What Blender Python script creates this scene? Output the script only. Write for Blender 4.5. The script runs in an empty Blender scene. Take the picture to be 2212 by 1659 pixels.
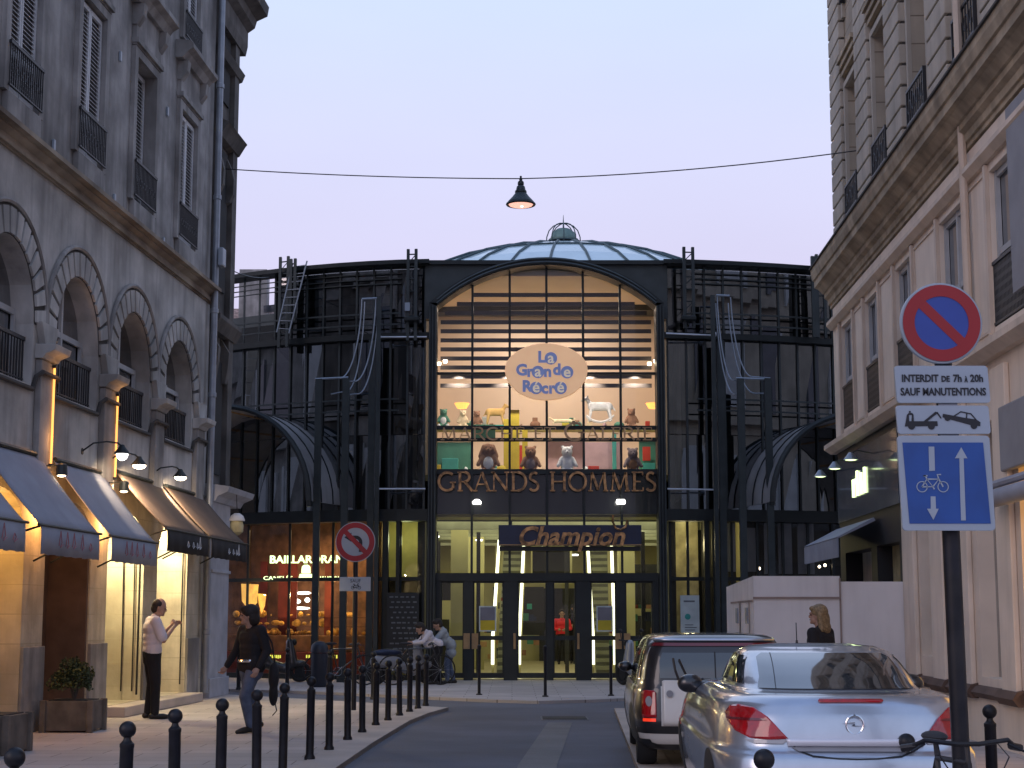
import bpy, bmesh, math, random
from math import sin, cos, tan, atan, atan2, pi, sqrt, radians
from mathutils import Vector, Matrix
from mathutils.bvhtree import BVHTree
random.seed(7)
scene = bpy.context.scene
C = scene.collection
# ---------------------------------------------------------------- camera
PITCH = atan(500.5/3550)
cam_d = bpy.data.cameras.new('camera'); cam = bpy.data.objects.new('camera', cam_d); C.objects.link(cam)
cam.location = (0, 0, 1.5); cam.rotation_euler = (pi/2+PITCH, 0, 0)
cam_d.sensor_width = 36; cam_d.lens = 36*3550/2212; cam_d.clip_end = 3000
scene.camera = cam
scene.view_settings.view_transform = 'Standard'; scene.view_settings.look = 'None'
scene.view_settings.gamma = 1; scene.view_settings.exposure = 0.0
# ---------------------------------------------------------------- sky (dusk)
w = bpy.data.worlds.new('World'); scene.world = w; w.use_nodes = True
nt = w.node_tree; N = nt.nodes; Lk = nt.links; N.clear()
out = N.new('ShaderNodeOutputWorld'); bg = N.new('ShaderNodeBackground'); bg2 = N.new('ShaderNodeBackground'); ad = N.new('ShaderNodeAddShader')
tc = N.new('ShaderNodeTexCoord'); sx = N.new('ShaderNodeSeparateXYZ'); rp = N.new('ShaderNodeValToRGB')
Lk.new(tc.outputs['Generated'], sx.inputs[0]); Lk.new(sx.outputs['Z'], rp.inputs[0]); nz_ = N.new('ShaderNodeTexNoise'); nz_.inputs['Scale'].default_value = 2.2; nz_.inputs['Detail'].default_value = 4; mpn = N.new('ShaderNodeMapping'); mpn.inputs['Scale'].default_value = (1,1,3)
Lk.new(tc.outputs['Generated'], mpn.inputs[0]); Lk.new(mpn.outputs[0], nz_.inputs[0])
mr_ = N.new('ShaderNodeMapRange'); mr_.inputs[1].default_value = .3; mr_.inputs[2].default_value = .7; mr_.inputs[3].default_value = .955; mr_.inputs[4].default_value = 1.045; Lk.new(nz_.outputs[0], mr_.inputs[0])
vm_ = N.new('ShaderNodeVectorMath'); vm_.operation = 'SCALE'; Lk.new(rp.outputs[0], vm_.inputs[0]); Lk.new(mr_.outputs[0], vm_.inputs['Scale']); Lk.new(vm_.outputs[0], bg.inputs[0])
el = rp.color_ramp.elements
el[0].position = 0.0; el[0].color = (.55,.47,.66,1)
el[1].position = 1.0; el[1].color = (.24,.36,.66,1)
for p_, c_ in ((.2,(.60,.57,.78)),(.28,(.60,.62,.84)),(.36,(.575,.665,.89)),(.5,(.46,.58,.85))):
    e = el.new(p_); e.color = (*c_,1)
bg.inputs[1].default_value = 1.17
sk = N.new('ShaderNodeTexSky'); sk.sky_type = 'NISHITA'; sk.sun_disc = False
sk.sun_elevation = radians(2); sk.sun_rotation = radians(232)
Lk.new(sk.outputs[0], bg2.inputs[0]); bg2.inputs[1].default_value = 0.012
Lk.new(bg.outputs[0], ad.inputs[0]); Lk.new(bg2.outputs[0], ad.inputs[1]); Lk.new(ad.outputs[0], out.inputs[0])
# last glow of the sun, low behind the camera
sd = bpy.data.lights.new('sun', 'SUN'); sd.energy = 0.55; sd.angle = radians(30); sd.color = (1,.78,.72)
sun = bpy.data.objects.new('sun', sd); C.objects.link(sun); sun.rotation_euler = (radians(66), 0, radians(-52))
# ---------------------------------------------------------------- pixel helpers (2212 px wide picture)
def ray(px, py):
    xc = (px-1106)/3550; yc = (829.5-py)/3550
    return (xc, cos(PITCH)-yc*sin(PITCH), sin(PITCH)+yc*cos(PITCH))
def PY(px, py, Y):
    r = ray(px, py); t = Y/r[1]; return (r[0]*t, Y, 1.5+r[2]*t)
def G(px, py, z=0):
    r = ray(px, py); t = (z-1.5)/r[2]; return (r[0]*t, r[1]*t)
# ---------------------------------------------------------------- objects
def tag(o, label=None, cat=None, group=None, kind=None):
    if label: o['label'] = label
    if cat: o['category'] = cat
    if group: o['group'] = group
    if kind: o['kind'] = kind
    return o
def empty(name, loc=(0,0,0), rz=0, label=None, cat=None, group=None):
    o = bpy.data.objects.new(name, None); C.objects.link(o); o.location = loc; o.rotation_euler = (0,0,rz)
    o.empty_display_size = .2
    return tag(o, label, cat, group)
def kids(o): return [c for c in bpy.data.objects if c.parent == o]
def copy_tree(o, parent=None):
    c = o.copy(); C.objects.link(c); c.parent = parent
    for ch in kids(o): copy_tree(ch, c)
    return c
SPLIT = dict(chalk_writing=.1, handwritten_script=.05, ceiling_beam=.01, hall_frame=.01, window_surround=.25, floor_beam=.03, door_post=.02, column=.02, mullion=.005, transom=.01, rail=.01, tie_rod=.05, spandrel_panel=.01, portal_moulding=.01, display_column=.01,
    display_board=.02, display_box=.02, grey_panel=.01, curved_rail=.06, door_handle_plate=.01, hall_wall=.05, dark_hall_panel=.05, string_course=.02, pilaster=.01, inner_wall=.02,
    roof_edge=.05, post_bracket=.05, shop_panel=.05, shop_lettering=.13, wall_cable=.02, upper_room_wall=.02, plinth_moulding=.02, door_panel=.02, barrel_strut=.02, fascia_lamp=.1, spot_lamp=.1, bay_wall=.05, lit_window_text=.09, shop_wall=.05,
    quoins=.3, lower_moulding=.05, moulding=.05, shop_front_frame=.005, blind_slats=.01, goods_display=.01, pastries=.3, window_head=.2, lit_fascia_letters=.05, front_panel=.01)
def islands(V_, F_, tol):
    p = list(range(len(V_)))
    def fd(i):
        while p[i] != i: p[i] = p[p[i]]; i = p[i]
        return i
    for f in F_:
        a = fd(f[0])
        for i in f[1:]: p[fd(i)] = a
    comp = {}
    for i in range(len(V_)): comp.setdefault(fd(i), []).append(i)
    B = [[[min(V_[i][k] for i in c)-tol/2 for k in range(3)],[max(V_[i][k] for i in c)+tol/2 for k in range(3)],set(c)] for c in comp.values()]
    ch = True
    while ch:
        ch = False; out = []
        for b in B:
            for o in out:
                if all(b[0][k] <= o[1][k] and b[1][k] >= o[0][k] for k in range(3)):
                    o[0] = [min(x,y) for x,y in zip(o[0],b[0])]; o[1] = [max(x,y) for x,y in zip(o[1],b[1])]; o[2] |= b[2]; ch = True; break
            else: out.append(b)
        B = out
    owner = {i:n for n,b in enumerate(B) for i in b[2]}
    res = [([],[],{}) for _ in B]
    for i in range(len(V_)):
        vs, fs, mp_ = res[owner[i]]; mp_[i] = len(vs); vs.append(V_[i])
    for f in F_:
        vs, fs, mp_ = res[owner[f[0]]]; fs.append(tuple(mp_[i] for i in f))
    return [(vs,fs) for vs,fs,_ in res if fs]
class MB:
    def __init__(s, tf=None): s.v = []; s.f = []; s.tf = tf
    def add(s, vs, fs):
        n = len(s.v)
        s.v += [s.tf(*p) if s.tf else tuple(p) for p in vs]
        s.f += [tuple(i+n for i in f) for f in fs]; return s
    def box(s, a0, a1, b0, b1, c0, c1, n=1):
        for k in range(n):
            x0 = a0+(a1-a0)*k/n; x1 = a0+(a1-a0)*(k+1)/n
            vs = [(x0,b0,c0),(x1,b0,c0),(x1,b1,c0),(x0,b1,c0),(x0,b0,c1),(x1,b0,c1),(x1,b1,c1),(x0,b1,c1)]
            fs = [(0,3,2,1),(4,5,6,7),(0,1,5,4),(2,3,7,6)]
            if k == 0: fs.append((3,0,4,7))
            if k == n-1: fs.append((1,2,6,5))
            s.add(vs, fs)
        return s
    def prism(s, poly, b0, b1, axis='y'):
        n = len(poly)
        def q(p, b):
            return (p[0],b,p[1]) if axis == 'y' else ((b,p[0],p[1]) if axis == 'x' else (p[0],p[1],b))
        vs = [q(p,b0) for p in poly]+[q(p,b1) for p in poly]
        fs = [tuple(range(n)), tuple(range(2*n-1,n-1,-1))]+[(i,i+n,(i+1)%n+n,(i+1)%n) for i in range(n)]
        return s.add(vs, fs)
    def sweepx(s, prof, a0, a1, n=1):      # profile of (b,c) swept along a
        m = len(prof); vs = []; fs = []
        for k in range(n+1):
            a = a0+(a1-a0)*k/n; vs += [(a,b,c) for b,c in prof]
        for k in range(n):
            for i in range(m): j = (i+1)%m; fs.append((k*m+i,k*m+j,(k+1)*m+j,(k+1)*m+i))
        fs += [tuple(range(m)), tuple(range(n*m+m-1,n*m-1,-1))]
        return s.add(vs, fs)
    def quad(s, *p): return s.add(p, [tuple(range(len(p)))])
    def tube(s, pts, r, n=6, cap=True):
        pts = [Vector(p) for p in pts]; rs = r if isinstance(r,(list,tuple)) else [r]*len(pts)
        vs = []; fs = []; up = Vector((0,0,1)); prev = None
        for i, p in enumerate(pts):
            d = (pts[min(i+1,len(pts)-1)]-pts[max(i-1,0)]).normalized()
            if prev is None:
                a = d.cross(up)
                if a.length < .05: a = d.cross(Vector((0,1,0)))
            else:
                a = prev-d*prev.dot(d)
            a.normalize(); prev = a; b = d.cross(a)
            for k in range(n):
                t = 2*pi*k/n; vs.append(tuple(p+(a*cos(t)+b*sin(t))*rs[i]))
        for i in range(len(pts)-1):
            for k in range(n):
                j = (k+1)%n; fs.append((i*n+k,i*n+j,(i+1)*n+j,(i+1)*n+k))
        if cap: fs += [tuple(range(n-1,-1,-1)), tuple(range((len(pts)-1)*n,len(pts)*n))]
        return s.add(vs, fs)
    def lathe(s, prof, c=(0,0,0), n=16, axis='z'):
        vs = []; fs = []; m = len(prof)
        for k in range(n):
            t = 2*pi*k/n
            for r, z in prof:
                p = (r*cos(t), r*sin(t), z)
                if axis == 'y': p = (p[0], z, p[1])
                if axis == 'x': p = (z, p[0], p[1])
                vs.append((c[0]+p[0],c[1]+p[1],c[2]+p[2]))
        for k in range(n):
            j = (k+1)%n
            for i in range(m-1): fs.append((k*m+i,j*m+i,j*m+i+1,k*m+i+1))
        if prof[0][0] > 1e-4: fs.append(tuple(k*m for k in range(n-1,-1,-1)))
        if prof[-1][0] > 1e-4: fs.append(tuple(k*m+m-1 for k in range(n)))
        return s.add(vs, fs)
    def ell(s, c, r, n=12, m=8):
        r = r if isinstance(r,(tuple,list)) else (r,r,r)
        prof = [(sin(pi*i/m), -cos(pi*i/m)) for i in range(m+1)]
        vs = []; fs = []
        for k in range(n):
            t = 2*pi*k/n
            for q, z in prof: vs.append((c[0]+r[0]*q*cos(t), c[1]+r[1]*q*sin(t), c[2]+r[2]*z))
        for k in range(n):
            j = (k+1)%n
            for i in range(m): fs.append((k*(m+1)+i,j*(m+1)+i,j*(m+1)+i+1,k*(m+1)+i+1))
        return s.add(vs, fs)
    def torus(s, c, R, r, axis='x', n=24, m=6, a0=0, a1=2*pi):
        pts = []
        full = abs(a1-a0-2*pi) < 1e-3
        for i in range(n+1):
            t = a0+(a1-a0)*i/n; p = (R*cos(t), R*sin(t))
            pts.append({'x':(c[0],c[1]+p[0],c[2]+p[1]),'y':(c[0]+p[0],c[1],c[2]+p[1]),'z':(c[0]+p[0],c[1]+p[1],c[2])}[axis])
        return s.tube(pts, r, m, cap=not full)
    def build(s, name, mat, parent=None, smooth=False, bevel=0, sub=0, merge=False, recalc=True, whole=False):
        if name in SPLIT and not whole:
            r = None
            for vs, fs in islands(s.v, s.f, SPLIT[name]):
                m_ = MB(); m_.v = vs; m_.f = fs
                r = m_.build(name, mat, parent, smooth, bevel, sub, merge, recalc, True)
            return r
        me = bpy.data.meshes.new(name); me.from_pydata(s.v, [], s.f)
        bm = bmesh.new(); bm.from_mesh(me)
        bmesh.ops.remove_doubles(bm, verts=bm.verts, dist=1e-5)
        if recalc: bmesh.ops.recalc_face_normals(bm, faces=bm.faces)
        if smooth:
            for f in bm.faces: f.smooth = True
            if smooth != 2:
                for e in bm.edges:
                    if len(e.link_faces) != 2 or e.calc_face_angle(0) > .7: e.smooth = False
        bm.to_mesh(me); bm.free()
        if isinstance(mat, str): mat = M[mat]
        me.materials.append(mat)
        o = bpy.data.objects.new(name, me); C.objects.link(o); o.parent = parent
        if bevel:
            b = o.modifiers.new('b','BEVEL'); b.width = bevel; b.segments = 2; b.limit_method = 'ANGLE'; b.harden_normals = False
        if sub:
            b = o.modifiers.new('s','SUBSURF'); b.levels = sub; b.render_levels = sub
        return o
# ---------------------------------------------------------------- materials
M = {}
def mat(name, col, rough=.8, metal=0, noise=.12, nscale=3.0, bump=0, streak=0, emis=None, estr=1, coat=0, spec=None, stain=None, fine=0, bricks=None, alpha=None):
    m = bpy.data.materials.new(name); m.use_nodes = True; nt = m.node_tree; n = nt.nodes; l = nt.links
    p = n['Principled BSDF']; p.inputs['Roughness'].default_value = rough; p.inputs['Metallic'].default_value = metal
    if coat: p.inputs['Coat Weight'].default_value = coat; p.inputs['Coat Roughness'].default_value = .04
    if spec is not None: p.inputs['Specular IOR Level'].default_value = spec
    p.inputs['Base Color'].default_value = (*col,1)
    tc = n.new('ShaderNodeTexCoord'); cur = None
    def mixc(a, b, fac):
        x = n.new('ShaderNodeMix'); x.data_type = 'RGBA'
        for i, q in ((6,a),(7,b)):
            if isinstance(q, tuple): x.inputs[i].default_value = (*q[:3],1)
            else: l.new(q, x.inputs[i])
        l.new(fac, x.inputs[0]); return x.outputs[2]
    def nz(sc, det=5, mapv=None, lo=.35, hi=.65):
        t = n.new('ShaderNodeTexNoise'); t.inputs['Scale'].default_value = sc; t.inputs['Detail'].default_value = det
        if mapv:
            mp = n.new('ShaderNodeMapping'); mp.inputs['Scale'].default_value = mapv; l.new(tc.outputs['Object'], mp.inputs[0]); l.new(mp.outputs[0], t.inputs[0])
        else: l.new(tc.outputs['Object'], t.inputs[0])
        r = n.new('ShaderNodeMapRange'); r.inputs[1].default_value = lo; r.inputs[2].default_value = hi; l.new(t.outputs[0], r.inputs[0])
        return r.outputs[0], t
    h = None
    if noise:
        f, t = nz(nscale)
        cur = mixc(tuple(c*(1-noise) for c in col), tuple(min(1,c*(1+noise)) for c in col), f); h = t
    if stain:
        f, t = nz(nscale*.35, 8, None, .48, .68); cur = mixc(cur if cur is not None else col, stain, f)
    if streak:
        f, t = nz(1.0, 6, (5,5,.45), .45, .8)
        k = n.new('ShaderNodeMath'); k.operation = 'MULTIPLY'; k.inputs[1].default_value = streak; l.new(f, k.inputs[0])
        cur = mixc(cur if cur is not None else col, tuple(c*.35 for c in col), k.outputs[0])
    if fine:
        f, t = nz(60, 3); x = n.new('ShaderNodeMath'); x.operation = 'MULTIPLY'; x.inputs[1].default_value = fine; l.new(f, x.inputs[0])
        cur = mixc(cur if cur is not None else col, tuple(c*.5 for c in col), x.outputs[0])
    if bricks:      # (width, height, mortar size, tint, plane)
        bw, bh, ms, tint, plane = bricks
        sx = n.new('ShaderNodeSeparateXYZ'); cb = n.new('ShaderNodeCombineXYZ'); l.new(tc.outputs['Object'], sx.inputs[0])
        l.new(sx.outputs['X'], cb.inputs[0]); l.new(sx.outputs['Z' if plane == 'xz' else 'Y'], cb.inputs[1])
        b = n.new('ShaderNodeTexBrick'); l.new(cb.outputs[0], b.inputs['Vector']); b.inputs['Scale'].default_value = 1
        b.inputs['Brick Width'].default_value = bw; b.inputs['Row Height'].default_value = bh; b.inputs['Mortar Size'].default_value = ms
        b.inputs['Color1'].default_value = (0,0,0,1); b.inputs['Color2'].default_value = (.28,.28,.28,1); b.inputs['Mortar'].default_value = (1,1,1,1)
        b.inputs['Mortar Smooth'].default_value = .3
        cur = mixc(cur if cur is not None else col, tint, b.outputs['Color'])
    if cur is not None: l.new(cur, p.inputs['Base Color'])
    if bump:
        bp = n.new('ShaderNodeBump'); bp.inputs['Strength'].default_value = bump; bp.inputs['Distance'].default_value = .02
        t = n.new('ShaderNodeTexNoise'); t.inputs['Scale'].default_value = nscale*8; t.inputs['Detail'].default_value = 6
        l.new(tc.outputs['Object'], t.inputs[0]); l.new(t.outputs[0], bp.inputs['Height']); l.new(bp.outputs[0], p.inputs['Normal'])
    if emis:
        p.inputs['Emission Color'].default_value = (*emis,1); p.inputs['Emission Strength'].default_value = estr
    M[name] = m; return m
def glass(name, tint=(.8,.85,.85), refl=.1, rough=.0, fk=.9):
    m = bpy.data.materials.new(name); m.use_nodes = True; n = m.node_tree.nodes; l = m.node_tree.links; n.clear()
    o = n.new('ShaderNodeOutputMaterial'); mx = n.new('ShaderNodeMixShader'); t = n.new('ShaderNodeBsdfTransparent'); g = n.new('ShaderNodeBsdfGlossy')
    t.inputs[0].default_value = (*tint,1); g.inputs['Roughness'].default_value = rough; g.inputs[0].default_value = (.95,.97,1,1)
    lw = n.new('ShaderNodeFresnel'); lw.inputs[0].default_value = 1.5
    a = n.new('ShaderNodeMath'); a.operation = 'MULTIPLY_ADD'; a.inputs[1].default_value = fk; a.inputs[2].default_value = refl; a.use_clamp = True
    l.new(lw.outputs[0], a.inputs[0]); l.new(a.outputs[0], mx.inputs[0]); l.new(t.outputs[0], mx.inputs[1]); l.new(g.outputs[0], mx.inputs[2]); l.new(mx.outputs[0], o.inputs[0])
    M[name] = m; return m
mat('lime_grey', (.34,.325,.31), .9, nscale=1.6, noise=.28, streak=.75, bump=.3, stain=(.15,.14,.13))
mat('lime_pale', (.47,.455,.43), .9, nscale=1.3, noise=.25, streak=.6, bump=.3, stain=(.20,.19,.175))
mat('stone_groove', (.07,.065,.06), .95)
mat('cornice_left', (.30,.25,.19), .9, nscale=1.1, noise=.4, bump=.4, stain=(.10,.06,.04))
mat('stone_right', (.44,.38,.30), .9, nscale=1.2, noise=.18, streak=.35, bump=.25, bricks=(1.1,.42,.012,(.20,.16,.12),'xz'))
mat('stone_right_smooth', (.46,.41,.34), .9, nscale=1.2, noise=.15, streak=.35, bump=.2)
mat('cornice_right', (.38,.31,.22), .9, nscale=2, noise=.3, streak=.5, bump=.3)
mat('cream_paint', (.78,.66,.54), .6, nscale=1.5, noise=.08, streak=.25, bump=.08)
mat('cream_trim', (.66,.54,.43), .6, nscale=1.5, noise=.1, streak=.3)
mat('dark_corner_stone', (.12,.11,.10), .95, nscale=1.5, noise=.35, streak=.7, bump=.3)
mat('shop_stone', (.56,.50,.38), .85, nscale=2, noise=.22, streak=.45, bump=.3, bricks=(1.4,.38,.006,(.40,.35,.25),'xz'), stain=(.36,.30,.21))
mat('shutter_white', (.60,.61,.62), .6, noise=.08, streak=.2)
mat('window_paint', (.42,.43,.44), .6, noise=.08)
mat('railing_iron', (.02,.02,.023), .5)
mat('zinc', (.30,.33,.37), .5, .6, noise=.15)
mat('steel_grey', (.048,.058,.06), .5, .3, noise=.15)
mat('steel_dark', (.022,.027,.028), .5, .3, noise=.15)
mat('galvanised', (.28,.31,.35), .4, .5)
mat('white_rod', (.62,.66,.72), .4)
mat('zinc_vault', (.34,.33,.33), .6, .1, nscale=1, noise=.2, streak=.2)
mat('black', (.01,.01,.012), .5)
mat('bollard_black', (.008,.008,.012), .45, .0, noise=.4, nscale=9, spec=.35, stain=(.022,.02,.02))
mat('interior_dark', (.03,.03,.03), .9)
mat('asphalt', (.145,.15,.178), .9, nscale=.7, noise=.16, stain=(.11,.105,.115), bump=.3, fine=.45)
mat('asphalt_strip', (.20,.195,.195), .9, nscale=1.0, noise=.14, bump=.2, fine=.35)
mat('paving', (.52,.46,.43), .85, nscale=.8, noise=.12, stain=(.40,.345,.315), bump=.15, fine=.2, bricks=(.9,.45,.008,(.2,.17,.15),'xy'))
mat('kerb_stone', (.50,.43,.38), .85, nscale=1.2, noise=.12, fine=.15)
mat('awning_grey', (.30,.32,.38), .9, nscale=2, noise=.1)
mat('awning_dark', (.11,.075,.055), .85, nscale=2, noise=.15)
mat('awning_black', (.012,.01,.012), .85)
mat('script_red', (.36,.15,.16), .8)
mat('script_white', (.65,.65,.65), .8)
mat('wood_box', (.13,.105,.085), .85, nscale=4, noise=.3, streak=.4)
mat('leaf', (.028,.042,.014), .7, noise=.4, nscale=20)
mat('leaf_light', (.05,.07,.025), .7, noise=.3, nscale=20)
mat('hoarding', (.84,.79,.76), .65, nscale=.9, noise=.07, streak=.22, stain=(.74,.68,.64))
mat('hoarding_trim', (.32,.24,.2), .7)
mat('dark_brown', (.12,.075,.055), .8, nscale=2, noise=.25)  # dark brown for inner walls, door lining and plinth moulding
mat('sign_white', (.32,.37,.43), .35, noise=.04)
mat('sign_red', (.29,.006,.010), .35, noise=.05)
mat('sign_blue', (.010,.066,.28), .35, noise=.1, nscale=6)
mat('sign_disc_blue', (.022,.058,.31), .35, noise=.08, nscale=6)
mat('sign_black', (.012,.012,.016), .5)
mat('sign_alu', (.35,.37,.40), .4, .6)
mat('tin_red', (.62,.02,.04), .35)
mat('gilt', (.50,.31,.16), .4, .2, noise=.3, nscale=5)
mat('gilt_bright', (.44,.23,.09), .35, .3, noise=.65, nscale=7)
mat('navy', (.012,.020,.055), .4)
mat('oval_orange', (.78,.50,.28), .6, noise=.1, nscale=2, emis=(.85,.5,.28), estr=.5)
mat('letter_blue', (.20,.26,.50), .6, emis=(.25,.3,.55), estr=.25)
mat('letter_pale', (.85,.72,.55), .6, emis=(.9,.7,.5), estr=.3)
mat('silver_paint', (.50,.535,.60), .28, .75, noise=.04, nscale=8, coat=1)
mat('white_paint', (.62,.59,.54), .35, 0, noise=.04, coat=.8)
mat('dark_paint', (.02,.018,.02), .3, .2, coat=.8)
mat('bin_grey', (.022,.027,.04), .45, .2)
mat('trim_black', (.012,.012,.013), .5)
mat('chrome', (.75,.76,.78), .12, 1, noise=0)
mat('tyre', (.018,.018,.018), .9)
mat('tail_red', (.32,.004,.008), .12, 0, noise=.25, nscale=14, coat=1, emis=(.5,.0,.0), estr=.06)
mat('tail_dark', (.15,.006,.01), .15, coat=1)
mat('tail_clear', (.35,.33,.34), .15, coat=1)
mat('brake_lit', (.7,.02,.01), .2, emis=(1,.06,.02), estr=.7)
mat('plate', (.5,.5,.46), .4)
mat('seat_dark', (.03,.03,.035), .8)
mat('skin', (.42,.25,.18), .6, noise=.08)
mat('hair_dark', (.022,.016,.013), .7, noise=.3, nscale=40)
mat('hair_blonde', (.24,.17,.09), .6, noise=.3, nscale=40)
mat('shirt_white', (.62,.58,.62), .85, nscale=6, noise=.06, bump=.2)
mat('cloth_black', (.013,.012,.015), .9, noise=.2)
mat('denim', (.085,.11,.17), .9, noise=.2, nscale=10)
mat('coat_grey', (.33,.36,.38), .9, noise=.1)
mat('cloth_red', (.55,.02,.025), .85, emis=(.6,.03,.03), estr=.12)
mat('shoe', (.015,.012,.01), .4)
mat('tile_roof', (.36,.25,.21), .9, nscale=5, noise=.4, bump=.5)
mat('dome_rib', (.05,.08,.085), .5, .3)
mat('copper_green', (.12,.20,.18), .6, noise=.25, nscale=4)
mat('slat', (.075,.06,.055), .6)
mat('warm_wall', (.70,.58,.47), .8, noise=.06, nscale=.6)
mat('riser', (.11,.11,.08), .7)
mat('hall_wall', (.46,.43,.22), .8, noise=.15, nscale=.8)
mat('hall_floor', (.45,.40,.25), .35, noise=.1)
mat('mustard', (.55,.42,.03), .7)
mat('pink_panel', (.45,.30,.33), .7)
mat('green_panel', (.06,.22,.15), .7)
mat('teal_panel', (.05,.34,.30), .7)
mat('red_panel', (.55,.05,.03), .7)
mat('plush_white', (.72,.74,.78), .95, bump=.4, nscale=10)
mat('plush_cream', (.75,.62,.42), .95, bump=.4, nscale=10)
mat('plush_brown', (.28,.15,.09), .95, bump=.4, nscale=10)
mat('plush_grey', (.20,.16,.17), .95, bump=.4, nscale=10)
mat('plush_gold', (.62,.40,.14), .95, bump=.4, nscale=10)
mat('lamp_white', (1,1,1), .5, noise=0, emis=(1,.97,.9), estr=14)
mat('lamp_warm', (1,.8,.5), .5, noise=0, emis=(1,.82,.58), estr=12)
mat('lamp_pink', (1,.7,.6), .5, noise=0, emis=(1,.50,.38), estr=1.15)
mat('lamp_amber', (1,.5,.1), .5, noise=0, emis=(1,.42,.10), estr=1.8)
mat('tube_light', (1,1,.85), .5, noise=0, emis=(1,1,.72), estr=2.0)
mat('neon_green', (.8,1,.6), .5, noise=0, emis=(.80,1,.50), estr=2.2)
mat('neon_yellow', (.9,.9,.1), .5, noise=0, emis=(.85,.85,.12), estr=1.2)
mat('lit_photo', (.8,.45,.1), .5, noise=.6, nscale=5, emis=(1,.52,.12), estr=.9)
mat('chrome_bright', (.75,.75,.80), .3, .3, noise=0)
mat('shop_red', (.20,.03,.02), .7, noise=.2)
mat('shop_brown', (.20,.09,.04), .7, noise=.35, nscale=4)
mat('pastry', (.75,.38,.08), .6, noise=.4, nscale=10)
mat('board_black', (.02,.024,.028), .6)
mat('chalk', (.16,.18,.2), .9)
mat('paper_white', (.55,.62,.62), .7)
mat('brass_wood', (.40,.24,.11), .5, noise=.2)
mat('cell_yellow', (.60,.52,.20), .7, noise=.25, nscale=1.5)
mat('curtain', (.42,.38,.22), .8, noise=.3, nscale=3)
mat('panel_grey', (.25,.255,.28), .7, noise=.08)
mat('step_metal', (.30,.31,.22), .5, .2)
mat('drain_iron', (.02,.02,.02), .7)
mat('plaster_pale', (.42,.42,.45), .8, streak=.15)
glass('glass_clear', (.95,.96,.95), .0, fk=.45)
glass('glass_dark', (.28,.31,.31), .19)
glass('glass_shop', (.88,.88,.86), .0, fk=.7)
glass('glass_window', (.12,.13,.14), .28)
glass('car_glass', (.10,.12,.13), .22)
glass('dome_glass', (.5,.6,.62), .35, .12)
mat('dome_pane', (.46,.60,.64), .22, 0, noise=.08, nscale=1.0, coat=.6)
mat('far_glass', (.10,.115,.14), .15, 0, noise=.1, coat=.5)
# ---------------------------------------------------------------- lettering
def text_mesh(s, size, depth=.01, bold=0, shear=0, align='CENTER', sx=1.0):
    cu = bpy.data.curves.new('t','FONT'); cu.body = s; cu.size = size; cu.extrude = depth/2; cu.offset = bold; cu.shear = shear
    cu.align_x = align; cu.align_y = 'CENTER'; cu.resolution_u = 3
    o = bpy.data.objects.new('t', cu); C.objects.link(o)
    bpy.context.view_layer.update()
    me = bpy.data.meshes.new_from_object(o.evaluated_get(bpy.context.evaluated_depsgraph_get()))
    bpy.data.objects.remove(o); bpy.data.curves.remove(cu)
    if sx != 1.0: me.transform(Matrix.Diagonal((sx,1,1,1)))
    return me
def text_obj(name, s, size, material, parent, loc, rot=(pi/2,0,0), **k):
    width = k.pop('width', None)
    me = text_mesh(s, size, **k)
    if width:
        xs = [v.co.x for v in me.vertices]; me.transform(Matrix.Diagonal((width/(max(xs)-min(xs)),1,1,1)))
    me.materials.clear(); me.materials.append(M[material])
    o = bpy.data.objects.new(name, me); C.objects.link(o); o.parent = parent; o.location = loc; o.rotation_euler = rot
    return o
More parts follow.
